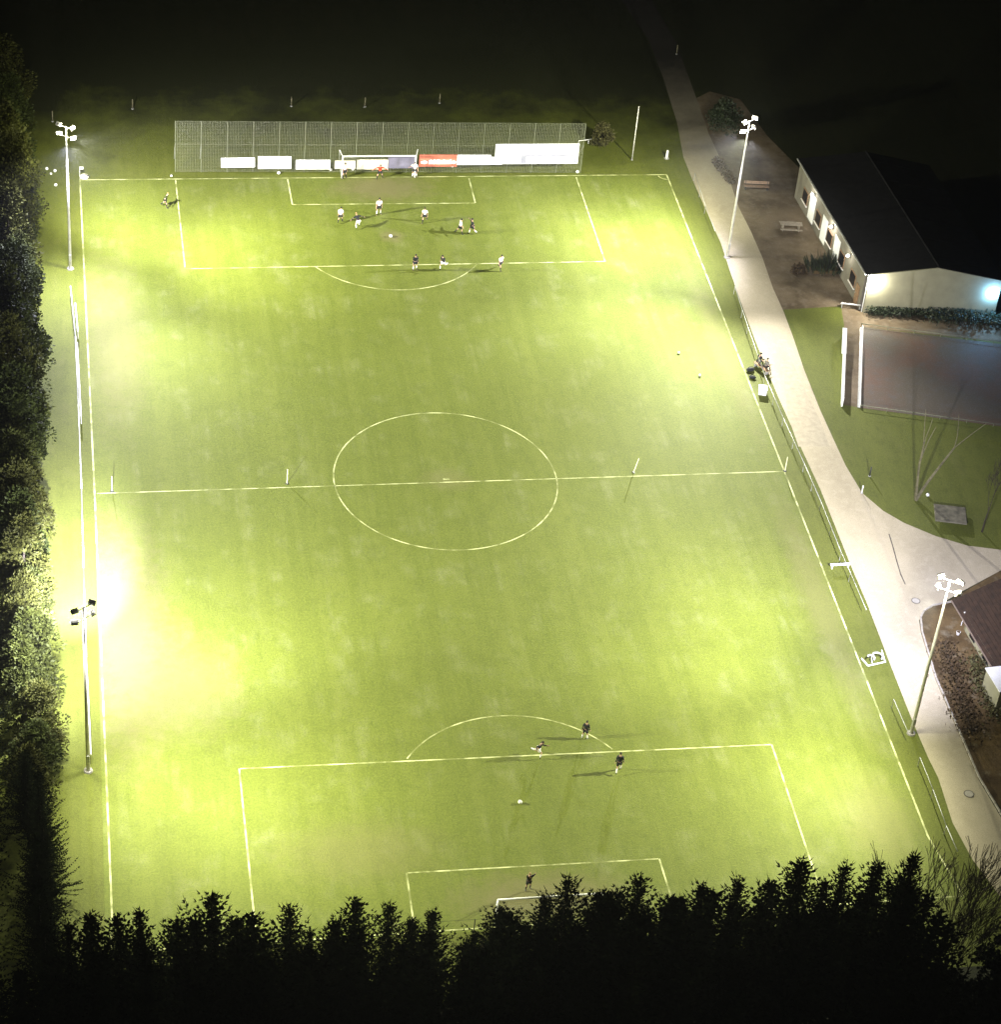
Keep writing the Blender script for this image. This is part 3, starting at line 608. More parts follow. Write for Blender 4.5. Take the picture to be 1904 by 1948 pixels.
me = bpy.data.meshes.new('conifer_wood'); me.from_pydata(vs, [], fs); me.materials.append(M_con); o = mesh_obj('conifer_wood', me); tag(o, 'black unlit conifer wood filling the bottom and the left edge of the view', 'wood', kind='stuff')

# left tree row
LEAF = [mesh_of('leafy_crown', leafy_data(8, 3.1, 30 + k, 6500, (.45, .7, .3, .6, .5, .8)[k], .24), M_leafR[k % 3]) for k in range(6)]
rg = random.Random(9); y = 66; spots = []
def hedge_x(y):
    K = ((70, -36.6), (50, -36.0), (35, -35.3), (0, -35.1), (-20, -34.7), (-32, -34.2), (-45, -33.8), (-60, -33.4))
    for (a, xa), (b, xb) in zip(K, K[1:]):
        if y >= b: return xa + (xb - xa) * (a - y) / (a - b)
    return -33.4
while y > -58:
    spots.append((hedge_x(y) + rg.uniform(-.9, .4), y)); y -= rg.uniform(2.2, 3.4)
ZONES = [(36, 'beyond the far left pole'), (22, 'lit beside the far left pole'), (2, 'dark, beside the upper left railing'), (-16, 'left of the halfway line end'), (-34, 'glowing beside the nearest left floodlight'), (-99, 'black, beside the lower left touchline')]
ORD = ['first', 'second', 'third', 'fourth', 'fifth', 'sixth', 'seventh', 'eighth', 'ninth', 'tenth', 'eleventh', 'twelfth', 'thirteenth']; cnt = {}
for i, (x, y) in enumerate(spots):
    zn = next(t for lim, t in ZONES if y > lim); cnt[zn] = cnt.get(zn, -1) + 1
    dark = y < -37; s = rg.uniform(.72, 1.15)
    if dark: tree('hedgerow_tree', (x, y, 0), CON[(0, 2)[i % 2]], rg.uniform(.62, .8), rg.uniform(0, 6.28), '%s hedgerow tree %s, counted from the far end' % (ORD[cnt[zn]], zn), 'tree', 'trees of the left hedgerow', sz=rg.uniform(.6, .85))
    else: tree('hedgerow_tree', (x, y, 0), LEAF[rg.randrange(6)], s, rg.uniform(0, 6.28), '%s hedgerow tree %s, counted from the far end' % (ORD[cnt[zn]], zn), 'tree', 'trees of the left hedgerow', H0=8, trunk=.14, sz=s * rg.uniform(.7, 1.25))
# taller dark second line just outside
for i in range(12):
    pass

def bush(name, u, v, r, h, m, label, cat='bush', n=900, leaf=.2, group=None, zoff=0):
    p = G(u, v); me = mesh_of('foliage', leafy_data(h, r, int(u + v), n, .1, leaf), m); e = empty(name, p); tag(e, label, cat, group); mesh_obj('foliage', me, e)
    MB().tube((0, 0, 0), (0, 0, h * .5), .05, .03, n=6).build('stem', M_bark, e); return e
M_olive = mat('olive_leaves', (.07, .065, .02), .7, 3, .3); M_dgreen = mat('dark_green_leaves', (.016, .024, .009), .6, 3, .4); M_rust = mat('rusty_leaves', (.060, .038, .016), .8, 3, .4)
bush('round_bush', 1144, 277, 1.15, 2.4, M_olive, 'round olive bush casting a black shadow right of the far fence', n=2200, leaf=.22)
bush('round_bush', 1374, 252, 1.9, 3.6, M_dgreen, 'dark round tree at the top of the path beside the far right pole head', 'tree', n=2200, leaf=.25)
bush('rust_bush', 1520, 521, .75, .9, M_rust, 'low round rusty shrub left of the spiky terrace plants')
def spiky(u, v, label):
    e = empty('spiky_plant', G(u, v)); tag(e, label, 'plant'); rg = random.Random(2); vs, fs = [], []
    for i in range(260):
        a = rg.uniform(0, 6.28); rr = rg.uniform(0, 1.5); p = Vector((1.5 * rr * math.cos(a), .8 * rr * math.sin(a), rg.uniform(0, .4))); d = Vector((math.cos(a) * .4, math.sin(a) * .4, 1 + rg.uniform(-.3, .3))).normalized()
        blade(vs, fs, p, d, rg.uniform(.6, 1.6), .16, Vector((rg.uniform(-1, 1), rg.uniform(-1, 1), 0)))
    mesh_obj('leaves', mesh_of('leaves', (vs, fs), M_dgreen), e)
    MB().box(-1.6, 1.6, -.6, .6, 0, .35).build('planter', M_soil, e)
spiky(1575, 515, 'large spiky dark green plants in a planter by the building wall')
# low planting beds on the terrace edge
def hedge_strip(u0, v0, u1, v1, h, m, label, name='low_hedge', n=1400, w_=.35):
    a = G(u0, v0); b = G(u1, v1); d = b - a; e = empty(name, a); tag(e, label, 'hedge'); rg = random.Random(int(u0)); vs, fs = [], []
    for i in range(n):
        q = a.lerp(b, rg.random()) - a + Vector((rg.gauss(0, w_ * .6), rg.gauss(0, w_ * .6), rg.uniform(.05, h) ** 1)); dd = Vector((rg.uniform(-1, 1), rg.uniform(-1, 1), rg.uniform(0, 1.2))).normalized()
        blade(vs, fs, q, dd, rg.uniform(.15, .3), .14, Vector((rg.uniform(-1, 1), rg.uniform(-1, 1), 1)))
    mesh_obj('foliage', mesh_of('foliage', (vs, fs), m), e)
    MB().tube((0, 0, .1), (d.x, d.y, .1), .06, n=6).build('stems', M_bark, e)
hedge_strip(1362, 312, 1392, 352, .7, M_rust, 'low rusty hedge between the path and the terrace, by the wooden bench')
hedge_strip(1650, 598, 1760, 602, .75, M_dgreen, 'dark hedge at the foot of the gable wall, left part', w_=.5)
hedge_strip(1762, 606, 1990, 628, 1.0, M_dgreen, 'blue-tinged dark hedge at the foot of the gable wall, right part', n=2600, w_=.9)

# bare trees
def bare_tree(u, v, h, r, label, spread=.5, depth=5, m=M_bark, seed=1, stems=None, nb=3, twig=.012):
    e = empty('bare_tree', G(u, v)); tag(e, label, 'tree'); rg = random.Random(seed); tk = MB(); br = MB()
    def grow(mb, p, d, L, r_, k):
        segs = 3; q = p
        for i in range(segs):
            d = (d + Vector((rg.uniform(-.14, .14), rg.uniform(-.14, .14), rg.uniform(-.02, .1)))).normalized(); nq = q + d * L / segs; r1 = max(twig, r_ * (1 - .16 * (i + 1)))
            mb.tube(q, nq, max(twig, r_ * (1 - .16 * i)), r1, n=5 if k < depth - 1 else 3, cap=False)
            if k > 0 and i >= 1 and rg.random() < .8: 
                dd = (d + Vector((rg.uniform(-1, 1), rg.uniform(-1, 1), rg.uniform(-.1, .7))) * spread).normalized(); grow(br, nq, dd, L * rg.uniform(.45, .7), r1 * .55, k - 1)
            q = nq
        if k > 0:
            for j in range(nb - 1): dd = (d + Vector((rg.uniform(-1, 1), rg.uniform(-1, 1), rg.uniform(0, .5))) * spread * .8).normalized(); grow(br, q, dd, L * rg.uniform(.6, .8), r1 * .65, k - 1)
    for d in (stems or [(0, 0, 1)]): grow(tk, Vector((0, 0, 0)), Vector(d).normalized(), h, r, depth)
    tk.build('trunk', m, e, smooth=True); br.build('branches', m, e, smooth=True)['kind'] = 'stuff'; return e
bare_tree(1742, 952, 5.6, .17, 'bare forked tree with two pale trunks in a V on the dark grass', .3, 1, M_birch, 3, [(-.02, .06, 1), (.5, .1, 1)], 2)
bare_tree(1868, 1012, 3.0, .09, 'thin bare tree in the dark at the right edge above the path', .5, 4, M_bark, 5)
p = Vector((GY(1775, 1830, -52)))
def bt(u, v, h, sd, lb, stems, sp=.42):
    return bare_tree(u, v, h, .10, lb, sp, 4, M_bark, sd, stems, 3, .014)
bt(1765, 1892, 4.3, 8, 'bare multi-stemmed tree at the lower right beside the path, in front of its edge', [(-.25, .1, 1), (0, 0, 1), (.2, 0, 1), (.45, .1, .9), (.1, .3, 1)])
bt(1722, 1868, 3.9, 18, 'bare tree tangled with the rightmost black conifer, its twigs over the touchline', [(-.2, 0, 1), (.05, .2, 1), (.25, 0, 1)])
bt(1820, 1885, 3.2, 28, 'smaller bare tree at the lower right corner, its twigs over the pale path', [(.3, .1, 1), (-.1, .1, 1)])
bt(905, 1880, 1.8, 38, 'small bare tree in the gap between conifers left of the near goal', [(-.2, 0, 1), (.2, 0, 1), (0, 0, 1)])
for (u, v, r_, h_, lb) in ((1900, 1880, 2.2, 5.5, 'black conifer-like bush at the right edge of the lower corner'), (1790, 1925, 2.0, 3.2, 'dark leafy undergrowth below the bare trees'), (1850, 1935, 2.2, 3.0, 'dark undergrowth right of the bare trees, by the corner')):
    bush('undergrowth', u, v, r_, h_, M_con, lb, n=2600, leaf=.28)

# ---------------------------------------------------------------- clubhouse (big dark roof)
def quad_obj(name, pts, th, m, parent, inv=True):
    """a flat panel with thickness, given its corners in the parent's space"""
    P = [Vector(p) for p in pts]; n = (P[1] - P[0]).cross(P[2] - P[0]).normalized() * th; b = MB()
    A = [b.bm.verts.new(p) for p in P]; B = [b.bm.verts.new(p - n) for p in P]; k = len(P)
    b.bm.faces.new(A); b.bm.faces.new(B[::-1])
    for i in range(k): b.bm.faces.new((A[i], B[i], B[(i + 1) % k], A[(i + 1) % k]))
    return b.build(name, m, parent)
A = Vector(G(1640, 592)); A.z = 0; B = Vector(G(1905, 604)); B.z = 0; EZ = GP(1641, 520, A, B).z
fdv = (B - A).normalized(); apex = GP(1785, 508, A, B); wlen = 2 * ((apex.x - A.x) ** 2 + (apex.y - A.y) ** 2) ** .5; B2 = A + fdv * wlen
N = Vector((42.2, 45.0, 0)); nd = (N - A); N2 = B2 + nd; RZ = apex.z
cl = empty('clubhouse', A); tag(cl, 'long clubhouse with black gabled roof and pale gable wall lit at both corners', 'building')
def L_(p, z=None): q = Vector(p) - A; return (q.x, q.y, (p[2] if z is None else z))
gp = [L_(A, 0), L_(B2, 0), L_(B2, EZ), L_(apex, RZ), L_(A, EZ)]
quad_obj('gable_wall', gp, -.25, M_wall, cl)
inw = Vector((.22, .25, 0))
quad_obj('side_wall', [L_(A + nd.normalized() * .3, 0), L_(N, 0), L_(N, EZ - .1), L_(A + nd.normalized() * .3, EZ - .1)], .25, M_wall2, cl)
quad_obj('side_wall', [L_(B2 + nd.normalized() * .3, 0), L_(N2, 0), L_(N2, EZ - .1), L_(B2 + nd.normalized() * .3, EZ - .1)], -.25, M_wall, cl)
quad_obj('rear_wall', [L_(N, 0), L_(N2, 0), L_(N2, EZ), L_((N + N2) / 2, RZ), L_(N, EZ)], .25, M_wall, cl)
rn = apex + nd; ov = -fdv * .35; so_ = -nd.normalized() * .12; no = nd.normalized() * .4
RP = {}
sl = (EZ - RZ) / (wlen / 2)
e0 = A + ov + so_; e1 = N + ov + no; r0 = apex + so_; r1 = rn + no; f0 = B2 - ov + so_; f1 = N2 - ov + no; ez = EZ + sl * .35 + .03
# roof of broad sheets, one object per sheet
ns = 12
for k in range(ns):
    t0, t1 = k / ns, (k + 1) / ns; j = .012 * (k % 2)
    quad_obj('roof_sheet', [L_(e0.lerp(e1, t0), ez + j), L_(r0.lerp(r1, t0), RZ + .06 + j), L_(r0.lerp(r1, t1), RZ + .06 + j), L_(e0.lerp(e1, t1), ez + j)], .08, M_roof, cl)
    quad_obj('roof_sheet', [L_(r0.lerp(r1, t0), RZ + .06 + j), L_(f0.lerp(f1, t0), ez + j), L_(f0.lerp(f1, t1), ez + j), L_(r0.lerp(r1, t1), RZ + .06 + j)], .08, M_roof, cl)
q0 = L_(r0, RZ + .12); q1 = L_(r1, RZ + .12); MB().tube(q0, q1, .09, n=8).build('ridge_cap', M_roof, cl)
q0 = L_(e0 + ov * .3, ez - .05); q1 = L_(e1 + ov * .3, ez - .05); MB().tube(q0, q1, .07, n=8).build('gutter', M_metal, cl)
MB().tube((-.12, -.12, 0), (-.12, -.12, EZ - .05), .05, n=8).build('downpipe', M_white, cl)
pl = quad_obj('plinth', [L_(A - fdv * .0 + so_ * .3, 0), L_(B2 + so_ * .3, 0), L_(B2 + so_ * .3, .35), L_(A + so_ * .3, .35)], .04, mat('grey_plinth', (.25, .24, .22), .9, 3, .2), cl)
wdir = nd.normalized(); wout = Vector((-wdir.y, wdir.x, 0))
if wout.x > 0: wout = -wout
def wall_part(name, s0, s1, z0, z1, m, depth=.05, off=.0, parent=cl):
    a = A + wdir * s0 + wout * (off + .262); b = A + wdir * s1 + wout * (off + .262)
    bb = MB(); P4 = [a, b, b + wout * depth, a + wout * depth]; bb.slab([L_(p, 0)[:2] for p in P4], z0, z1); return bb.build(name, m, parent)
for k, s0 in enumerate((2.2, 5.6, 9.4, 13.0, 17.2)):
    f = wall_part('window', s0, s0 + 1.5, 1.1, 2.5, M_wood, .06); wall_part('pane', s0 + .1, s0 + 1.4, 1.2, 2.4, M_glassd, .02, .06, f); wall_part('sill', s0 - .1, s0 + 1.6, 1.03, 1.1, M_white, .14, 0, f)
f = wall_part('door', .9, 1.8, 0, 2.1, M_wood, .07); wall_part('handle', 1.65, 1.7, 1.0, 1.1, M_metal, .04, .07, f)
wall_part('shutter', 7.3, 8.8, .4, 3.1, M_board, .05); wall_part('shutter', 11.2, 12.6, .3, 3.0, M_board, .05); wall_part('shutter', 15, 16.6, .3, 3.2, M_board, .05)
def wall_lamp(p, n, m, col, pw, label, sp=None):
    e = empty('wall_lamp', p); tag(e, label, 'wall lamp', 'lit lamps on the clubhouse')
    MB().box(-.12, .12, -.06, .06, -.1, .12).build('housing', M_metal, e); MB().ball(Vector(n) * .16, .17).build('bulb', m, e, smooth=True)
    ld = bpy.data.lights.new('lamp_light', 'POINT'); ld.energy = pw; ld.color = col; ld.shadow_soft_size = .1; lo = bpy.data.objects.new('lamp_light', ld); C.objects.link(lo); lo.parent = e; lo.location = Vector(n) * .42
nS = Vector((fdv.y, -fdv.x, 0))
p1 = GP(1659, 534, A + nS * .06, B + nS * .06); p2 = GP(1889, 556, A + nS * .06, B + nS * .06)
wall_lamp(p1, nS, M_lwarm, (1, .97, .88), 2200, 'glaring white lamp at the left corner of the pale gable wall')
wall_lamp(p2, nS, M_lblue, (.2, .5, 1), 1300, 'glaring bluish lamp on the gable wall at the right edge of the photo')
for s0, pw, lb in ((9.8, 260, 'lamp under the eaves above the middle of the terrace wall'), (15.8, 170, 'lamp under the eaves at the far end of the terrace wall'), (4.6, 90, 'lamp under the eaves near the spiky plants')):
    pp = A + wdir * s0 + wout * .34; wall_lamp((pp.x, pp.y, 3.3), wout, M_lampdim, (1, .95, .88), pw, lb)
# forked white banner pole at the terrace end
e = empty('parasol', G(1545, 372)); tag(e, 'closed white parasol leaning by the lit terrace wall', 'parasol'); MB().tube((0, 0, 0), (-.1, 0, 2.2), .03, n=8).build('pole', M_white, e); MB().tube((-.05, 0, .9), (-.1, 0, 2.3), .18, .05, n=8).build('canopy', M_board, e)

# terrace furniture
def bench(u, v, rz, L, lb, m):
    e = empty('terrace_bench', G(u, v), rz); tag(e, lb, 'bench')
    for k in range(3): MB().box(-L / 2, L / 2, -.22 + k * .15, -.09 + k * .15, .42, .46).build('seat_plank', m, e)
    for k in range(2): MB().box(-L / 2, L / 2, .26, .29, .58 + k * .17, .71 + k * .17).build('backrest_plank', m, e)
    for s in (-L / 2 + .15, L / 2 - .2): MB().box(s, s + .06, -.2, .24, 0, .42).build('leg', M_dark, e); MB().box(s, s + .06, .24, .26, 0, .9).build('back_support', M_dark, e)
bench(1438, 362, R(-6), 2.6, 'long brown bench with a dark shadow at the far end of the terrace', mat('pinkish_wood', (.24, .16, .11), .8, 6, .2))
def picnic(u, v, rz, lb):
    e = empty('picnic_table', G(u, v), rz); tag(e, lb, 'picnic table'); m = mat('grey_wood', (.30, .26, .2), .8, 6, .2)
    for k in range(4): MB().box(-1.1, 1.1, -.36 + k * .18, -.2 + k * .18, .72, .76).build('table_plank', m, e)
    for s in (-1, 1):
        MB().box(-1.1, 1.1, s * .72 - .12, s * .72 + .12, .42, .46).build('bench_plank', m, e)
    for s in (-.8, .8): MB().box(s - .04, s + .04, -.75, .75, .36, .42).build('crossbeam', m, e); MB().box(s - .04, s + .04, -.35, -.27, 0, .72).build('leg', m, e); MB().box(s - .04, s + .04, .27, .35, 0, .72).build('leg', m, e)
picnic(1503, 438, R(-8), 'grey wooden picnic table in the middle of the terrace')
# court boards and rails
a = G(1601, 772); b = G(1606, 640); d = b - a
e = empty('low_white_wall', a, math.atan2(d.y, d.x)); tag(e, 'long low white wall on the grass left of the court, with a raised end', 'wall')
MB().box(0, d.length, -.09, .09, 0, .85).build('wall_panel', M_white, e, bevel=.02); MB().box(d.length * .62, d.length, -.11, .30, .86, .92).build('raised_end', M_white, e); MB().box(-.15, 0, -.07, .07, 0, .6).build('end_piece', M_white, e)
a = G(1635, 776); b = G(1640, 625); d = b - a
e = empty('court_kerb', a, math.atan2(d.y, d.x)); tag(e, 'white low board edging the left side of the court', 'edging'); MB().box(0, d.length, -.06, .06, 0, .3).build('board', M_white, e); MB().box(0, d.length, .07, .2, 0, .08).build('base', M_metal, e)
for (q, r_, lb) in (((1638, 622), (1990, 667), 'thin metal railing along the far edge of the court'), ((1636, 777), (1990, 826), 'thin metal railing along the near edge of the court')):
    railing([G(*q), G(*r_)], .35, lb, M_fpost, 2.2, .03)
e = empty('white_barrier', G(1618, 588), R(-12)); tag(e, 'pair of short white rails at the corner of the gable wall', 'barrier'); MB().box(-1, .9, -.04, .04, .5, .58).build('rail', M_white, e); MB().box(-1, .9, .3, .38, .25, .33).build('rail', M_white, e)
for s in (-.9, .8): MB().box(s, s + .06, -.03, .36, 0, .5).build('leg', M_metal, e)
# stone table on the dark grass
e = empty('stone_table', G(1806, 985), R(-14)); tag(e, 'square grey stone slab standing in the dark grass right of the forked tree', 'stone table')
st = MB().box(-1.35, 1.35, -1.15, 1.15, .3, .45).build('slab', mat('rough_stone', (.13, .12, .08), .9, 2, .4, bump=.5), e, bevel=.04)
for s in (-.8, .8): MB().box(s - .15, s + .15, -.6, .6, 0, .3).build('leg', MATS['rough_stone'], e)

# ---------------------------------------------------------------- brown-roofed house at the right edge
ha = G(1833, 1197); hb = G(1881, 1277); hd_ = (hb - ha).normalized(); hs = ha - hd_ * 3.4; HL = 17; HZ = GP(1838, 1172, ha, hb).z
hr_ = Vector((-hd_.y, hd_.x, 0)); 
if hr_.x < 0: hr_ = -hr_
he = empty('brown_roofed_house', ha); tag(he, 'low white-walled house with a brown tiled roof at the right edge', 'house')
def H_(p, z): q = p - ha; return (q.x, q.y, z)
WD = 9.0; HR = HZ + 2.2
quad_obj('wall', [H_(ha, 0), H_(ha + hd_ * 13.6, 0), H_(ha + hd_ * 13.6, HZ), H_(ha, HZ)], .25, M_wall, he)
quad_obj('end_wall', [H_(ha, 0), H_(ha + hr_ * WD, 0), H_(ha + hr_ * WD, HZ), H_(ha + hr_ * WD / 2, HR), H_(ha, HZ)], -.25, M_wall, he)
quad_obj('end_wall', [H_(ha + hd_ * 13.6, 0), H_(ha + hd_ * 13.6 + hr_ * WD, 0), H_(ha + hd_ * 13.6 + hr_ * WD, HZ), H_(ha + hd_ * 13.6 + hr_ * WD / 2, HR), H_(ha + hd_ * 13.6, HZ)], .25, M_wall, he)
quad_obj('rear_wall', [H_(ha + hr_ * WD, 0), H_(ha + hd_ * 13.6 + hr_ * WD, 0), H_(ha + hd_ * 13.6 + hr_ * WD, HZ), H_(ha + hr_ * WD, HZ)], -.25, M_wall, he)
E0 = ha - hd_ * 2.2 - hr_ * .35; E1 = ha + hd_ * 14 - hr_ * .35; Rg0 = ha - hd_ * 2.2 + hr_ * WD / 2; Rg1 = ha + hd_ * 14 + hr_ * WD / 2; X0 = ha - hd_ * 2.2 + hr_ * (WD + .35); X1 = ha + hd_ * 14 + hr_ * (WD + .35)
nc = 16; rise = (HR - HZ)
for k in range(nc):   # courses of tiles, each lapping over the one below
    t0, t1 = k / nc, (k + 1) / nc
    quad_obj('tile_course', [H_(E0.lerp(Rg0, t0), HZ - .05 + rise * t0 + .05), H_(E1.lerp(Rg1, t0), HZ - .05 + rise * t0 + .05), H_(E1.lerp(Rg1, t1), HZ - .05 + rise * t1 + .01), H_(E0.lerp(Rg0, t1), HZ - .05 + rise * t1 + .01)], .05, M_tile, he)
quad_obj('rear_roof', [H_(Rg0, HR), H_(Rg1, HR), H_(X1, HZ - .05), H_(X0, HZ - .05)], .08, M_tile, he)
MB().tube(H_(E0 - hr_ * .06, HZ - .06), H_(E1 - hr_ * .06, HZ - .06), .07, n=8).build('gutter', mat('brown_gutter', (.16, .12, .09), .5, 3, .1), he)
for k, s0 in enumerate((1.1, 3.7, 5.9, 8.4)):
    a = ha + hd_ * s0 - hr_ * .02; b = ha + hd_ * (s0 + .95) - hr_ * .02; f = MB().slab([H_(a, 0)[:2], H_(b, 0)[:2], H_(b - hr_ * .05, 0)[:2], H_(a - hr_ * .05, 0)[:2]], HZ - 1.0, HZ - .12).build('window', M_dark, he)
    a2 = a - hr_ * .055 + hd_ * .08; b2 = b - hr_ * .055 - hd_ * .08; MB().slab([H_(a2, 0)[:2], H_(b2, 0)[:2], H_(b2 - hr_ * .02, 0)[:2], H_(a2 - hr_ * .02, 0)[:2]], HZ - .92, HZ - .2).build('pane', M_glassd, f)
e = empty('white_annex', G(1893, 1313), math.atan2(hd_.y, hd_.x)); tag(e, 'white porch wall jutting from the brown-roofed house at the photo edge', 'porch'); MB().box(-.4, 2.2, -1.0, .9, 0, 2.0).build('wall', M_wall, e); MB().box(-.5, 2.3, -1.1, .9, 2.0, 2.08).build('roof', M_white, e)
e = empty('garden_lamp', G(1828, 1190)); tag(e, 'small pale lamp post by the corner of the white house wall', 'lamp post'); MB().tube((0, 0, 0), (.05, 0, 1.3), .03, n=8).build('shaft', M_white, e); MB().ball((.05, 0, 1.35), .1).build('globe', M_white, e)
e = empty('white_pot', G(1822, 1207)); tag(e, 'tiny white pot on the ground beside the garden lamp post', 'pot'); MB().tube((0, 0, 0), (0, 0, .3), .12, .18, n=12).build('pot', M_white, e); MB().tube((0, 0, .3), (0, 0, .32), .15, n=12).build('soil', M_soil, e)
hedge_strip(1850, 1255, 1900, 1370, .5, M_olive, 'sparse olive planting bed in front of the white house wall', n=900, w_=.9)
hedge_strip(1795, 1225, 1850, 1400, .35, M_rust, 'patchy brown shrubs in the yard between kerb and house', n=1300, w_=1.0)

# ---------------------------------------------------------------- people
def skin_obj(name, P, E, Rd, m, parent, root=0, sub=1):
    me = bpy.data.meshes.new(name); me.from_pydata([tuple(p) for p in P], E, []); me.materials.append(m); o = bpy.data.objects.new(name, me); C.objects.link(o); o.parent = parent
    sk = o.modifiers.new('skin', 'SKIN'); sk.use_smooth_shade = True
    if not me.skin_vertices: 
        me.attributes.new  # ensured by the modifier below
    for i, sv in enumerate(me.skin_vertices[0].data): sv.radius = Rd[i] if isinstance(Rd[i], tuple) else (Rd[i], Rd[i]); sv.use_root = (i == root)
    if sub: s = o.modifiers.new('sub', 'SUBSURF'); s.levels = sub; s.render_levels = sub
    return o
def rotx(v, a): return Vector((v.x, v.y * math.cos(a) - v.z * math.sin(a), v.y * math.sin(a) + v.z * math.cos(a)))
def person(u, v, face, label, shirt, shorts, socks, lean=8, legs=((10, 10, 6), (-8, 12, 6)), arms=((15, 12, 25), (-15, 12, 30)), hair=M_hair, skin=None, h=1.8, sit=False, seat=None, loc=None):
    """legs: (swing forward, knee bend, sideways) and arms: (swing forward, sideways, elbow bend), degrees; the figure faces local -y"""
    skin = skin or M_skin; k = h / 1.8; root = loc or G(u, v); e = empty('person', (root.x, root.y, .012), R(face)); tag(e, label, 'person')
    hips = []; foot = []
    for s, (sw, kn, ab) in zip((-1, 1), legs):
        hp = Vector((s * .095, 0, 0)); d = Vector((s * math.sin(R(ab)), -math.sin(R(sw)), -math.cos(R(sw)) * math.cos(R(ab)))); kp_ = hp + d * .44
        d2 = Vector((s * math.sin(R(ab)) * .6, -math.sin(R(sw - kn)), -math.cos(R(sw - kn)))).normalized(); an = kp_ + d2 * .42; to = an + Vector((s * .03, -.17, -.05)) if kn < 60 or sit else an + Vector((0, -.05, -.16)); hips.append((hp, kp_, an, to))
    low = min(min(x[2].z, x[3].z) for x in hips) - .035; pz = -low
    if sit: pz = .55
    pel = Vector((0, 0, pz)); L = R(lean)
    def T(x, y, z): return pel + rotx(Vector((x, y, z)), L)
    waist = T(0, 0, .17); chest = T(0, -.01, .38); neck = T(0, 0, .52); nk2 = T(0, -.015, .59); head = T(0, -.03, .70); crown = T(0, -.02, .79)
    P = [pel, waist, chest, neck, nk2, head, crown]; E = [(0, 1), (1, 2), (2, 3), (3, 4), (4, 5), (5, 6)]; Rd = [(.145, .105), (.125, .09), (.155, .105), (.07, .065), (.052, .055), (.078, .095), (.06, .07)]
    P.append(head + rotx(Vector((0, -.105, -.01)), L)); E.append((5, 7)); Rd.append((.016, .016))
    LG = []; AR = []
    for (hp, kp_, an, to) in hips:
        i = len(P); P += [pel + hp + Vector((0, 0, -.05)), pel + (hp + kp_) / 2 , pel + kp_, pel + kp_.lerp(an, .35), pel + an, pel + to]; Rd += [.092, .082, .056, .058, .036, .034]; E += [(0, i), (i, i + 1), (i + 1, i + 2), (i + 2, i + 3), (i + 3, i + 4), (i + 4, i + 5)]; LG.append(i)
    for s, (sw, ab, el) in zip((-1, 1), arms):
        sh = T(s * .19, 0, .46); d = rotx(Vector((s * math.sin(R(ab)), -math.sin(R(sw)) * math.cos(R(ab)), -math.cos(R(sw)) * math.cos(R(ab)))), L); eb = sh + d * .30
        d2 = rotx(Vector((s * math.sin(R(ab)) * .7, -math.sin(R(sw + el)) * math.cos(R(ab)), -math.cos(R(sw + el)) * math.cos(R(ab)))).normalized(), L); wr = eb + d2 * .26; pm_ = wr + d2 * .08
        i = len(P); P += [sh, (sh + eb) / 2, eb, wr, pm_]; Rd += [.062, .05, .040, .028, (.040, .020)]; E += [(2, i), (i, i + 1), (i + 1, i + 2), (i + 2, i + 3), (i + 3, i + 4)]; AR.append(i)
        sd = d2.orthogonal().normalized(); cu = d2.cross(sd)
        for f in range(4):
            o_ = sd * (.030 - .02 * f); l1 = (.045, .052, .048, .036)[f]; b = len(P); P += [pm_ + o_ + d2 * .035, pm_ + o_ + d2 * (.035 + l1) + cu * .012]; Rd += [.010, .008]; E += [(i + 4, b), (b, b + 1)]
        b = len(P); P += [wr + sd * .045 + d2 * .045, wr + sd * .062 + d2 * .085 + cu * .012]; Rd += [.011, .009]; E += [(i + 3, b), (b, b + 1)]
    P = [p * k if True else p for p in P]; Rd = [tuple(c * k for c in r) if isinstance(r, tuple) else r * k for r in Rd]
    skin_obj('body', P, E, Rd, skin, e)
    i0, i1 = AR
    mid = lambda a, b, t: P[a].lerp(P[b], t)
    SP = [P[0] + Vector((0, 0, -.01)), P[1], P[2], P[3].lerp(P[2], .25), P[i0], mid(i0, i0 + 2, .85) if shirt is M_wshirt else P[i0 + 2], P[i1], mid(i1, i1 + 2, .85) if shirt is M_wshirt else P[i1 + 2]]
    skin_obj('shirt', SP, [(0, 1), (1, 2), (2, 3), (2, 4), (4, 5), (2, 6), (6, 7)], [(.172 * k, .128 * k), (.16 * k, .12 * k), (.185 * k, .135 * k), .09 * k, .088 * k, .066 * k, .088 * k, .066 * k], shirt, e)
    if shirt is not M_wshirt:
        for q in (i0, i1): skin_obj('sleeve', [P[q + 2], mid(q + 2, q + 3, .5), mid(q + 2, q + 3, .95)], [(0, 1), (1, 2)], [.058 * k, .05 * k, .042 * k], shirt, e)
    l0, l1_ = LG; SH = [P[0], P[l0], mid(l0, l0 + 2, .78), P[l1_], mid(l1_, l1_ + 2, .78)]
    skin_obj('shorts', SH, [(0, 1), (1, 2), (0, 3), (3, 4)], [(.165 * k, .125 * k), .118 * k, .102 * k, .118 * k, .102 * k], shorts, e)
    for l in (l0, l1_):
        skin_obj('sock', [mid(l + 2, l + 4, .12), P[l + 3], P[l + 4]], [(0, 1), (1, 2)], [.062 * k, .068 * k, .046 * k], socks, e)
        skin_obj('boot', [P[l + 4] + Vector((0, .04, -.01)), P[l + 4], P[l + 5]], [(0, 1), (1, 2)], [.04 * k, .048 * k, .044 * k], M_boot, e)
    hb_ = MB(); hc = P[5].lerp(P[6], .55) + rotx(Vector((0, .022, .005)), L); hb_.ball(hc, .098 * k, (.92, 1.05, .98), 12, 8); hb_.build('hair', hair, e, smooth=True)
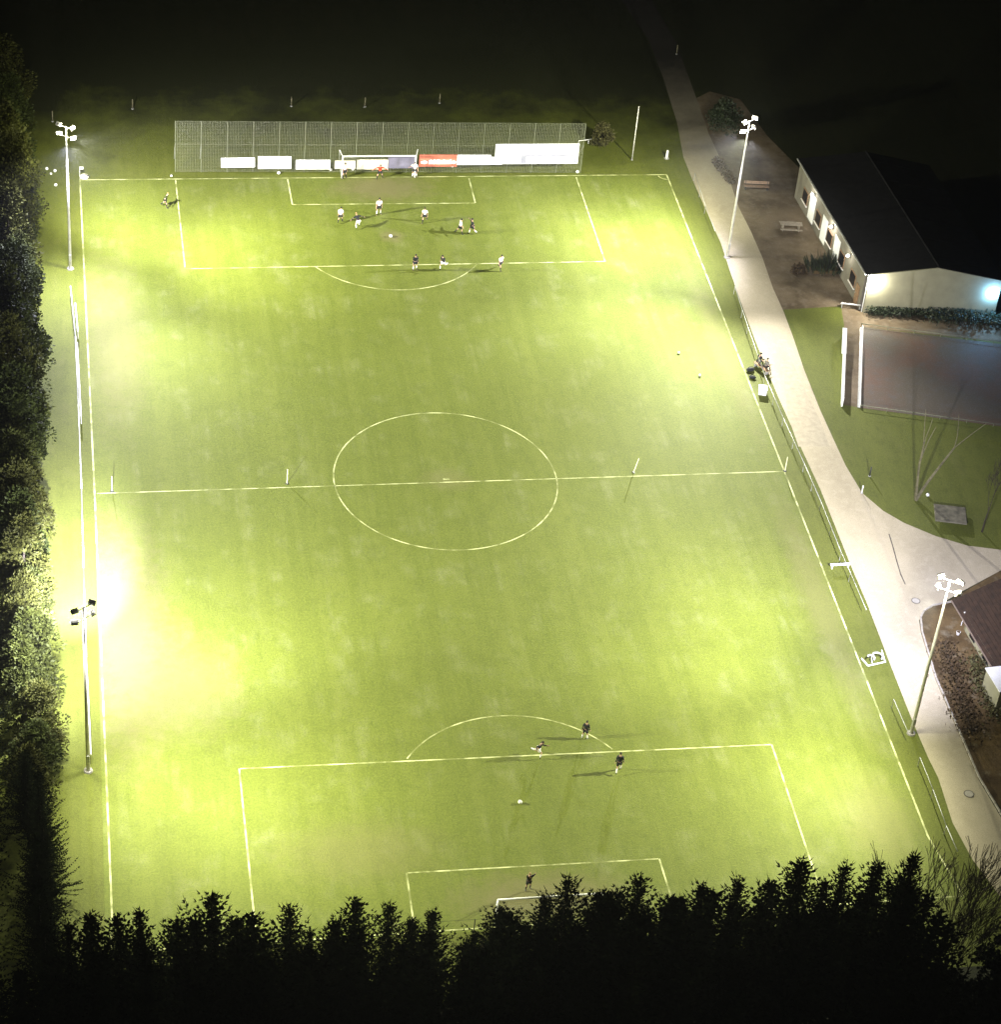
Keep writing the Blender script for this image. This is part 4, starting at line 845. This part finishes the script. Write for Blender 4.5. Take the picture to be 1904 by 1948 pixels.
    for s in (-1, 1): MB().ball(P[5] + rotx(Vector((s * .032, -.092, .012)) * k, L), .011, seg=8, rings=6).build('eye', M_dark, e)
    return e
WALK = ((24, 18, 4), (-22, 25, 4)); RUN = ((48, 60, 4), (-25, 70, 4)); STAND = ((4, 6, 8), (-3, 6, 8)); WIDE = ((12, 18, 18), (-4, 14, 18))
RA = ((-40, 12, 85), (45, 12, 80)); AO = ((20, 70, 25), (5, 68, 20)); HG = ((6, 10, 18), (-4, 10, 14))
S = 1.04
person(314, 395, 70, 'player in olive top bending near the left edge of the far penalty area', mat('olive_shirt', (.05, .055, .02), .8, 6, .2), M_dshirt, M_dsock, 22, WALK, AO, M_hairb)
person(655, 340, 20, 'person in white shirt standing by the left post of the far goal', M_wshirt, M_dshirt, M_dsock, 6, STAND, HG, h=1.85)
person(722, 341, 0, 'goalkeeper in red shirt in the middle of the far goal', M_rshirt, M_dshirt, M_dsock, 12, WIDE, AO, h=1.8)
person(788, 338, -15, 'person in white shirt and dark shorts at the right post of the far goal', M_wshirt, M_dshirt, M_wshirt, 4, STAND, ((60, 40, 40), (-4, 14, 20)), h=1.85)
person(720, 409, 5, 'player in white shirt, black shorts and white socks below the far goal area line', M_wshirt, M_dshirt, M_wshirt, 3, STAND, HG, h=1.95)
person(647, 424, 160, 'player in white shirt left of the crouching dark player in the far penalty area', M_wshirt, M_dshirt, M_dsock, 12, WALK, HG, h=1.75)
person(681, 436, 200, 'dark-shirted player crouching low in the far penalty area', M_dshirt, M_wshirt, M_wshirt, 48, ((55, 75, 12), (20, 60, 12)), AO, M_hairb)
person(807, 424, -20, 'player in white shirt walking right of centre in the far penalty area', M_wshirt, M_dshirt, M_dsock, 6, WALK, HG, h=1.8)
person(874, 446, 90, 'player in white shirt pressed close to the dark player with spread arms', M_wshirt, M_dshirt, M_dsock, 8, WALK, AO, h=1.8)
person(897, 446, -80, 'dark-clothed player with both arms spread wide on the right of the far box', M_dshirt, M_dshirt, M_wshirt, 4, WALK, ((10, 82, 30), (10, 80, 35)), h=1.85)
person(789, 514, 10, 'dark-clothed player with white socks on the far penalty area line', M_dshirt, M_dshirt, M_wshirt, 4, STAND, HG, h=1.8)
person(842, 514, -40, 'dark-shirted player running in white shorts across the far penalty area line', M_dshirt, M_wshirt, M_wshirt, 16, RUN, RA, h=1.85)
person(951, 514, 30, 'player in white shirt on the penalty area line at the end of the far arc', M_wshirt, M_dshirt, M_dsock, 6, WALK, HG, h=1.8)
person(1112, 1405, 150, 'dark-clothed player standing on the near penalty arc', M_dshirt, M_dshirt, M_wshirt, 4, STAND, HG, h=1.8)
person(1022, 1440, 60, 'dark-shirted player running along the near penalty area line in white shorts', M_dshirt, M_wshirt, M_wshirt, 22, RUN, RA, h=1.85)
person(1176, 1467, 165, 'dark-clothed player lowest of the three near the near penalty area', M_dshirt, M_dshirt, M_wshirt, 5, WALK, HG, h=1.9)
person(1004, 1692, 10, 'goalkeeper with raised pale gloves in front of the near goal', M_dshirt, M_dshirt, M_dsock, 3, STAND, ((150, 14, 10), (150, 14, 10)), M_hairb, h=1.75)
q = G(1442, 700); person(0, 0, 118, 'person in dark jacket sitting on the upper end of the touchline bench', M_dshirt, M_dshirt, M_dsock, 14, ((82, 84, 8), (80, 82, 8)), ((40, 10, 50), (40, 10, 50)), sit=True, loc=q + Vector((.05, .35, 0)))
person(0, 0, 118, 'person in grey jacket sitting on the lower end of the touchline bench', mat('grey_jacket', (.2, .19, .17), .8, 5, .15), M_dshirt, M_dsock, 10, ((82, 84, 8), (80, 82, 8)), ((30, 10, 60), (30, 10, 60)), sit=True, loc=q + Vector((.5, -.5, 0)))

# ---------------------------------------------------------------- thin haze added to imitate lens bloom round the floodlights
HAZE = .0002
b = MB().box(-420, 420, -300, 480, -1.2, 131)
hm = bpy.data.materials.new('night_haze'); hm.use_nodes = True; nt = hm.node_tree; nt.nodes.remove(nt.nodes['Principled BSDF'])
pv = nt.nodes.new('ShaderNodeVolumePrincipled'); pv.inputs['Density'].default_value = HAZE; pv.inputs['Color'].default_value = (.9, .92, .95, 1); pv.inputs['Anisotropy'].default_value = .3
nt.links.new(pv.outputs[0], nt.nodes['Material Output'].inputs['Volume'])
o = b.build('haze', hm); tag(o, kind='stuff')
for o in C.objects:
    if o.get('label') and len(o['label'].split()) > 16: print('LONG', len(o['label'].split()), o['label'])
